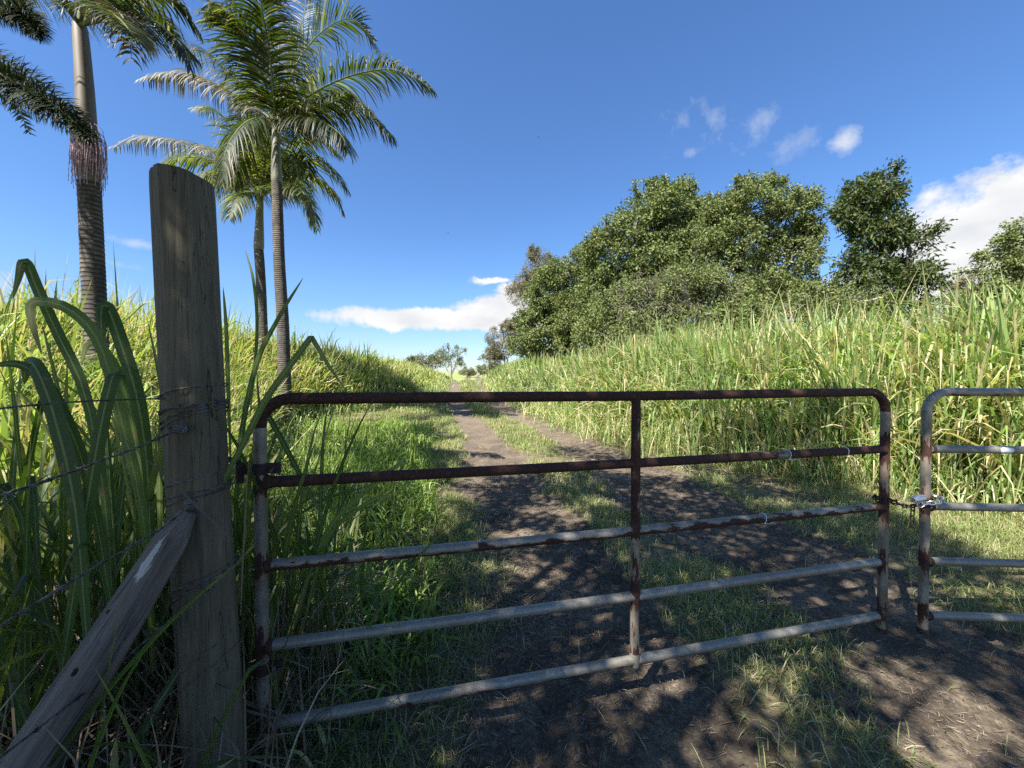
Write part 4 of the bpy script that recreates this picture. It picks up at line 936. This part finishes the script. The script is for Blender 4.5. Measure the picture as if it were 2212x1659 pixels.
# litter
def litter(x, y): return np.clip(.28+.7*vnoise(x, y, .5, 41)+.3*vnoise(x, y, .15, 42), .03, 1)
def flat(n, x0, x1, y0, y1, L, W, prob):
    q = sample(n, x0, x1, y0, y1, prob); n = len(q); a = rng.uniform(0, 2*np.pi, n); av = azv(a); av[:, 2] = rng.normal(.05, .12, n)
    b = np.stack([q[:, 0], q[:, 1], H(q[:, 0], q[:, 1])+rng.uniform(.006, .02, n)], 1)
    return ribbons(b, av, np.stack([-np.sin(a), np.cos(a), rng.normal(0, .4, n)], 1), L*rng.uniform(.3, 1.3, n), W*rng.uniform(.5, 1.4, n), rng.normal(0, .25, n), seg=3)
V, Fc, At = join([flat(110000, -3, 6, 1.2, 5.5, .038, .0024, litter), flat(900, -3, 6, 1.2, 5.5, .14, .006, litter), flat(16000, -4, 6, 5.5, 12, .12, .010, litter),
    flat(16000, 1.6, 7, 1.6, 7.5, .2, .009, lambda x, y: (1-rut(x, y))*np.clip(1.1-(foot_r(y)-x)/2.2, 0, 1)*(x < foot_r(y)+.3)), flat(26000, -1.4, .5, 1.2, 5.5, .09, .0038, lambda x, y: np.clip(1.2-rut(x, y), 0, 1)*np.clip(.6+vnoise(x, y, .4, 61), .1, 1))])
tag(mesh_obj('straw_litter', V, Fc, M['dry'], attrs=At), 'dry straw and fallen leaf bits scattered on the soil', kind='stuff')
n = 5200; q = np.stack([rng.uniform(-2.6, -.95, n), rng.uniform(.75, 2.3, n)], 1); q = q[q[:, 0] < -1.02-.25*np.clip(q[:, 1]-1.3, 0, 9)]; n = len(q); a = rng.uniform(0, 2*np.pi, n); av = azv(a); av[:, 2] = rng.normal(.25, .35, n)
b = np.stack([q[:, 0], q[:, 1], H(q[:, 0], q[:, 1])+rng.random(n)**2*.28], 1)
V, Fc, At = ribbons(b, av, np.stack([-np.sin(a), np.cos(a), rng.normal(0, .4, n)], 1), rng.uniform(.12, .45, n), rng.uniform(.004, .012, n), rng.normal(.4, .4, n), seg=4)
tag(mesh_obj('dead_thatch', V, Fc, M['dry'], attrs=At), 'tangle of dead brown cane leaves heaped round the foot of the post', kind='stuff')
# crumbs of soil
n = 9000; q = sample(n*2, -1.5, 5.5, 1.2, 5, lambda x, y: rut(x, y)); n = len(q)
ico = np.array([(0, 0, 1), (.9, 0, .3), (.28, .85, .3), (-.72, .53, .3), (-.72, -.53, .3), (.28, -.85, .3), (.72, .53, -.4), (-.28, .85, -.4), (-.9, 0, -.4), (-.28, -.85, -.4), (.72, -.53, -.4), (0, 0, -.8)])
fi = np.array([(0, 1, 2), (0, 2, 3), (0, 3, 4), (0, 4, 5), (0, 5, 1), (1, 6, 2), (2, 7, 3), (3, 8, 4), (4, 9, 5), (5, 10, 1), (6, 7, 2), (7, 8, 3), (8, 9, 4), (9, 10, 5), (10, 6, 1), (11, 7, 6), (11, 8, 7), (11, 9, 8), (11, 10, 9), (11, 6, 10)])
sz = .003+.014*rng.random(n)**6
V = np.stack([q[:, 0], q[:, 1], H(q[:, 0], q[:, 1])+sz*.3+.004], 1)[:, None]+ico[None]*sz[:, None, None]*rng.uniform(.7, 1.2, (n, 12, 3))
Fc = (fi[None]+(np.arange(n)*12)[:, None, None]).reshape(-1, 3)
tag(mesh_obj('soil_crumbs', V.reshape(-1, 3), Fc, M['stone'], smooth=False), 'loose crumbs and grit on the dark wheel tracks', kind='stuff')
def rock(u, v, s, lab, mat='stone', sc=(1, .8, .55)):
    g = G(u, v); b = MB(); b.ball((0, 0, 0), 1.0, 14); Vv = np.array(b.v)
    Vv = Vv*(1+.16*np.sin(Vv[:, :1]*4+u)+.13*np.sin(Vv[:, 1:2]*5+v)+.08*np.sin(Vv[:, 2:3]*9))*np.array(sc)*s+g+[0, 0, s*.3]
    tag(mesh_obj('stone', Vv, b.f, M[mat], origin=tuple(g)), lab, 'stone')
rock(1633, 1578, .022, 'dark fist sized stone lying in the right foreground dirt')
rock(1100, 1560, .012, 'small stone in the dirt below the middle of the lowest rail')
rock(1390, 1500, .012, 'small stone just under the foot of the middle upright')
rock(1560, 1505, .014, 'rounded stone in the left wheel track beyond the stone in front')
rock(612, 958, .13, 'reddish rock half hidden in grass by the tallest palm', 'redstone', (1, .7, .8))

def bird(u, v, d, a, lab):
    c = P(u, v, d); b = MB(); e = Vector((math.cos(a), .2, math.sin(a)*.4)).normalized(); w_ = Vector((-e.z*.3, .9, .35)).normalized()
    b.tube([-e*.13, -e*.05, e*.05, e*.11, e*.14], [.008, .035, .04, .022, .006], 8)
    for sg in (-1, 1): b.add([e*.05, e*.02+w_*.2*sg+Vector((0, 0, .05)), -e*.04+w_*.26*sg, -e*.05, e*.02+w_*.2*sg+Vector((0, 0, .056))], [(0, 1, 2, 3), (0, 3, 2, 4)])
    tag(mesh_obj('bird', [tuple(c+np.array(q)) for q in b.v], b.f, M['iron'], origin=tuple(c)), lab, 'bird')
bird(968, 503, 55, .3, 'tiny dark bird flying low above the cloud bank at mid sky'); bird(1163, 296, 60, 2.6, 'tiny dark bird flying higher in the empty blue sky')
# ------------------------------------------------------------------ broad-leaved cane clumps by the post
CG = 'broad leaved cane grass clumps along the fence'
def leafpath(pts, w, fold=None):
    """one hand-placed broad leaf; pts are 3-D points"""
    m = 26; pp = spline(pts, m); tt = nrm(np.gradient(pp, axis=0)); V = []; Fc = []
    vv = nrm(np.array([pp[m//2][0]*.35, pp[m//2][1], 0])); sd = nrm(np.cross(tt, vv)); 
    for i in range(m):
        s = i/(m-1); ww = w*min(1, .4+2.2*s)*max(.02, (1-s**4))**.7
        nn_ = np.cross(tt[i], sd[i]); V += [pp[i]-sd[i]*ww/2, pp[i]+nn_*ww*.14, pp[i]+sd[i]*ww/2]
    for i in range(m-1):
        for c in (0, 1): Fc.append([i*3+c, i*3+c+1, (i+1)*3+c+1, (i+1)*3+c])
    k = len(V); return np.array(V), np.array(Fc), {'rnd': np.full(k, rng.random()), 'along': np.repeat(np.linspace(0, 1, m), 3), 'across': np.tile([0, .5, 1.], m)}
def cane(label, xy, n, L, W, lean, g, heroes=(), dry=60, spread=.14, dryL=.8, bias=None, kp=.35):
    z = float(H(xy[0], xy[1])); root = thing('cane_clump', (xy[0], xy[1], z), label, 'cane grass', CG)
    q = np.array([xy])+rng.normal(0, spread, (n, 2))
    parts = [grass_field(q, L, W, lean, g, seg=12, kp=kp, prof='broad', crease=.16, z0=rng.random(n)**1.3*L*.35, bias=bias)]
    for h, w in heroes: parts.append(leafpath([P(*k) for k in h], w*.68))
    V, Fc, At = join(parts); mesh_obj('leaves', V, Fc, M['cane'], root, attrs=At)
    q = np.array([xy])+rng.normal(0, spread*1.4, (dry, 2)); V, Fc, At = grass_field(q, dryL, .007, .55, .8, seg=5, kp=.3, bias=bias)
    mesh_obj('dry_stalks', V, Fc, M['dry'], root, attrs=At)
cane('cane clump at the far left edge with the tall leaf folded over at its tip', (-1.95, 1.45), 66, 1.4, .023, .33, .7, dry=190, spread=.14, heroes=[
    ([(250, 1500, 1.3), (235, 1150, 1.27), (190, 870, 1.25), (125, 720, 1.23), (82, 625, 1.21), (60, 572, 1.2), (48, 568, 1.19), (40, 600, 1.18), (28, 645, 1.18)], .045),
    ([(330, 1450, 1.3), (315, 1150, 1.25), (262, 900, 1.22), (215, 740, 1.2), (150, 668, 1.18), (75, 652, 1.17), (68, 690, 1.16), (90, 765, 1.15)], .05)])
cane('cane clump with wide pale green leaves crossing in front of the fence wires', (-1.5, 1.5), 66, 1.2, .023, .34, .8, dry=190, spread=.14, heroes=[
    ([(330, 1400, 1.35), (322, 1050, 1.33), (300, 870, 1.3), (262, 740, 1.3), (235, 668, 1.3), (222, 665, 1.29), (220, 700, 1.28), (225, 760, 1.28)], .062),
    ([(130, 1480, 1.0), (170, 1220, 1.0), (205, 1000, 1.0), (240, 830, 1.0), (258, 808, 1.03), (272, 830, 1.06)], .046),
    ([(190, 1400, .98), (165, 1100, .98), (120, 900, .98), (80, 795, .98), (60, 790, 1.0), (52, 830, 1.02)], .055),
    ([(240, 1300, 1.05), (190, 1030, 1.02), (115, 850, 1.0), (50, 790, .98), (-30, 790, .95)], .04),
    ([(330, 1320, 1.4), (300, 1000, 1.4), (270, 840, 1.38), (225, 755, 1.36), (190, 745, 1.35), (175, 790, 1.33)], .042)])
cane('cane clump hard against the left side of the timber post', (-1.42, 1.75), 50, 1.25, .022, .28, .7, dry=200, spread=.12, bias=(-.3, .2, 0), heroes=[
    ([(350, 1300, 1.45), (345, 1050, 1.45), (352, 860, 1.45), (362, 720, 1.44), (385, 640, 1.42)], .03)])
cane('cane clump between post and long gate with a leaf bent over the top rail', (-1.12, 1.62), 44, 1.2, .022, .28, .7, dry=200, spread=.12, heroes=[
    ([(430, 1320, 1.22), (470, 1080, 1.22), (530, 950, 1.22), (575, 862, 1.22), (630, 785, 1.22), (668, 734, 1.22), (675, 732, 1.23), (710, 790, 1.24), (752, 850, 1.26)], .03),
    ([(520, 1500, 1.45), (535, 1150, 1.5), (560, 930, 1.5), (574, 895, 1.5), (600, 935, 1.48), (640, 1010, 1.45), (672, 1070, 1.43), (706, 1135, 1.4)], .034),
    ([(600, 1480, 1.5), (690, 1180, 1.5), (790, 1060, 1.5), (860, 1005, 1.52), (880, 1000, 1.53)], .03),
    ([(640, 1420, 1.55), (700, 1180, 1.55), (760, 1110, 1.55), (825, 1072, 1.57), (850, 1085, 1.58)], .028),
    ([(505, 1300, 1.5), (515, 1000, 1.5), (550, 800, 1.5), (600, 690, 1.5), (655, 600, 1.5)], .03),
    ([(498, 1000, 1.5), (492, 800, 1.5), (488, 700, 1.5), (482, 620, 1.5)], .022),
    ([(540, 900, 1.7), (555, 720, 1.7), (548, 610, 1.7), (530, 540, 1.7)], .02)])
cane('lower cane clump rising behind the bottom hinge of the long gate', (-.95, 1.95), 34, .85, .022, .4, .9, dry=80, spread=.16)
cane('cane clump in the deep shade under the log brace', (-1.0, .98), 22, .8, .022, .4, .8, dry=160, spread=.16, dryL=.6)
cane('cane clump at the lower left beneath the log', (-1.55, .95), 22, 1.1, .03, .35, .7, dry=140, spread=.18)
cane('bluish broad leaved cane at the right edge rising above the second gate', (5.9, 4.5), 30, 1.5, .045, .18, .4, dry=60, spread=.25)
# dry straw stalk leaning across the post
V, Fc, At = ribbons(np.array([P(505, 1170, 1.08), P(520, 1330, 1.15)]), np.array([P(290, 962, .98)-P(505, 1170, 1.08), [.05, 0, 1.]]), np.array([[.3, 1, .3], [1., 0, 0]]), np.array([.42, .5]), .005, np.array([.05, .5]), seg=6)
tag(mesh_obj('dry_stalk', V, Fc, M['dry'], attrs=At), 'single pale dry stalk leaning across the front of the post', 'stalk')

# ------------------------------------------------------------------ sky, sun, camera
w = bpy.data.worlds.new('World'); S.world = w; w.use_nodes = True; wt = w.node_tree
class WN(NT):
    def __init__(s): s.t = wt
wn = WN(); bg = wt.nodes['Background']
sky = wn.n('TexSky', {'sky_type': 'NISHITA', 'sun_disc': False, 'sun_elevation': SUN_EL, 'sun_rotation': SUN_AZ, 'air_density': 1.0, 'dust_density': .3, 'ozone_density': 2.5})
dirv = wn.n('TexCoord').outputs['Generated']; sp = wn.n('SeparateXYZ', None, Vector=dirv).outputs
az = wn.math('ARCTAN2', sp[0], sp[1]); el = wn.math('ARCSINE', sp[2])
uv = wn.n('CombineXYZ', None, X=az, Y=el).outputs[0]
warp = wn.n('TexNoise', None, Vector=uv, Scale=11.0, Detail=6.0, Roughness=.62)
warpc = wn.n('VectorMath', {'operation': 'MULTIPLY_ADD'}, i0=warp.outputs['Color'], i1=(.11, .06, 0), i2=uv).outputs[0]
def cl(u, v, ru, rv, amp=1.0):
    a = math.atan((u-CX)/F); e = math.atan((815-v)/F*math.cos(a)); sc = math.cos(a)**2
    k = (1/(ru/F*sc), 1/(rv/F*math.cos(a)), 0); c = (a+.055, e+.03, 0)
    d_ = wn.n('VectorMath', {'operation': 'SUBTRACT'}, i0=warpc, i1=c).outputs[0]
    d_ = wn.n('VectorMath', {'operation': 'MULTIPLY'}, i0=d_, i1=k).outputs[0]
    l = wn.n('VectorMath', {'operation': 'LENGTH'}, i0=d_).outputs['Value']
    return wn.math('MULTIPLY', wn.math('SUBTRACT', 1.0, l), amp)
fine = wn.n('TexNoise', None, Vector=uv, Scale=20.0, Detail=9.0, Roughness=.66).outputs[0]
def combine(lst):
    o_ = lst[0]
    for x in lst[1:]: o_ = wn.math('MAXIMUM', o_, x)
    return o_
big = combine([cl(980, 692, 300, 28), cl(1120, 672, 170, 38), cl(1300, 690, 160, 40), cl(1062, 606, 46, 10, .7), cl(1120, 635, 60, 26, .8), cl(2230, 490, 330, 150), cl(2050, 540, 190, 130), cl(2300, 600, 400, 120), cl(1900, 640, 260, 60)])
big = wn.n('MapRange', None, Value=wn.math('ADD', big, wn.math('MULTIPLY', wn.math('SUBTRACT', fine, .5), .9)), From_Min=.0, From_Max=.28).outputs[0]
# flat cloud bases
wisp = combine([cl(1813, 303, 44, 32), cl(1705, 322, 52, 32, .38), cl(1620, 285, 52, 26, .19), cl(1545, 270, 40, 30, .22), cl(1478, 268, 50, 22, .12), cl(1495, 335, 36, 12, .2), cl(300, 527, 60, 14, .5), cl(0, 615, 110, 30, .5), cl(290, 580, 60, 8, .25)])
wisp = wn.n('MapRange', None, Value=wn.math('ADD', wisp, wn.math('MULTIPLY', wn.math('SUBTRACT', fine, .5), 1.1)), From_Min=.02, From_Max=.85, To_Max=.7).outputs[0]
mask = wn.math('MULTIPLY', wn.math('MAXIMUM', big, wisp), wn.math('GREATER_THAN', sp[1], 0.0))
shade_n = wn.n('TexNoise', None, Vector=wn.n('Mapping', None, Vector=uv, Scale=(1, 2.2, 1)).outputs[0], Scale=7.0, Detail=6.0).outputs[0]
ccol = wn.ramp(shade_n, [(.3, (.76, .79, .84)), (.6, (1.02, 1.02, 1.02))])
SKYK = .073
ccol = wn.n('VectorMath', {'operation': 'SCALE'}, i0=ccol, Scale=.35/SKYK).outputs[0]
skyc = wn.n('HueSaturation', None, Hue=.507, Saturation=1.22, Value=1.12, Color=sky.outputs[0]).outputs[0]
hz = wn.ramp(el, [(0, (.56, .60, .76)), (.22, (.80, .86, .90)), (.6, (1, .965, .96))])
skyc = wn.n('VectorMath', {'operation': 'MULTIPLY'}, i0=skyc, i1=hz).outputs[0]
wt.links.new(wn.mix(mask, skyc, ccol), bg.inputs[0]); bg.inputs[1].default_value = SKYK
for nd in wt.nodes:
    if nd.bl_idname == 'ShaderNodeMix': nd.clamp_factor = True; nd.clamp_result = False
sl = bpy.data.lights.new('sun', 'SUN'); sl.energy = 5.0; sl.angle = R(.45); sl.color = (1, .955, .88)
so = bpy.data.objects.new('sun', sl); COL.objects.link(so); so.location = (-6, -7, 12)
so.rotation_euler = Vector(tuple(SUNV)).to_track_quat('Z', 'Y').to_euler()
cam = bpy.data.cameras.new('camera'); cam.sensor_width = 36; cam.lens = 36*F/2212; cam.clip_start = .05; cam.clip_end = 6000
co = bpy.data.objects.new('camera', cam); COL.objects.link(co); co.location = (0, 0, EYE); co.rotation_euler = (R(90)-PITCH, 0, 0); S.camera = co
S.view_settings.view_transform = 'Standard'; S.view_settings.look = 'None'; S.view_settings.exposure = 1.52; S.view_settings.gamma = 1
S.cycles.use_denoising = False; S.cycles.max_bounces = 8; S.cycles.diffuse_bounces = 4; S.cycles.transmission_bounces = 6
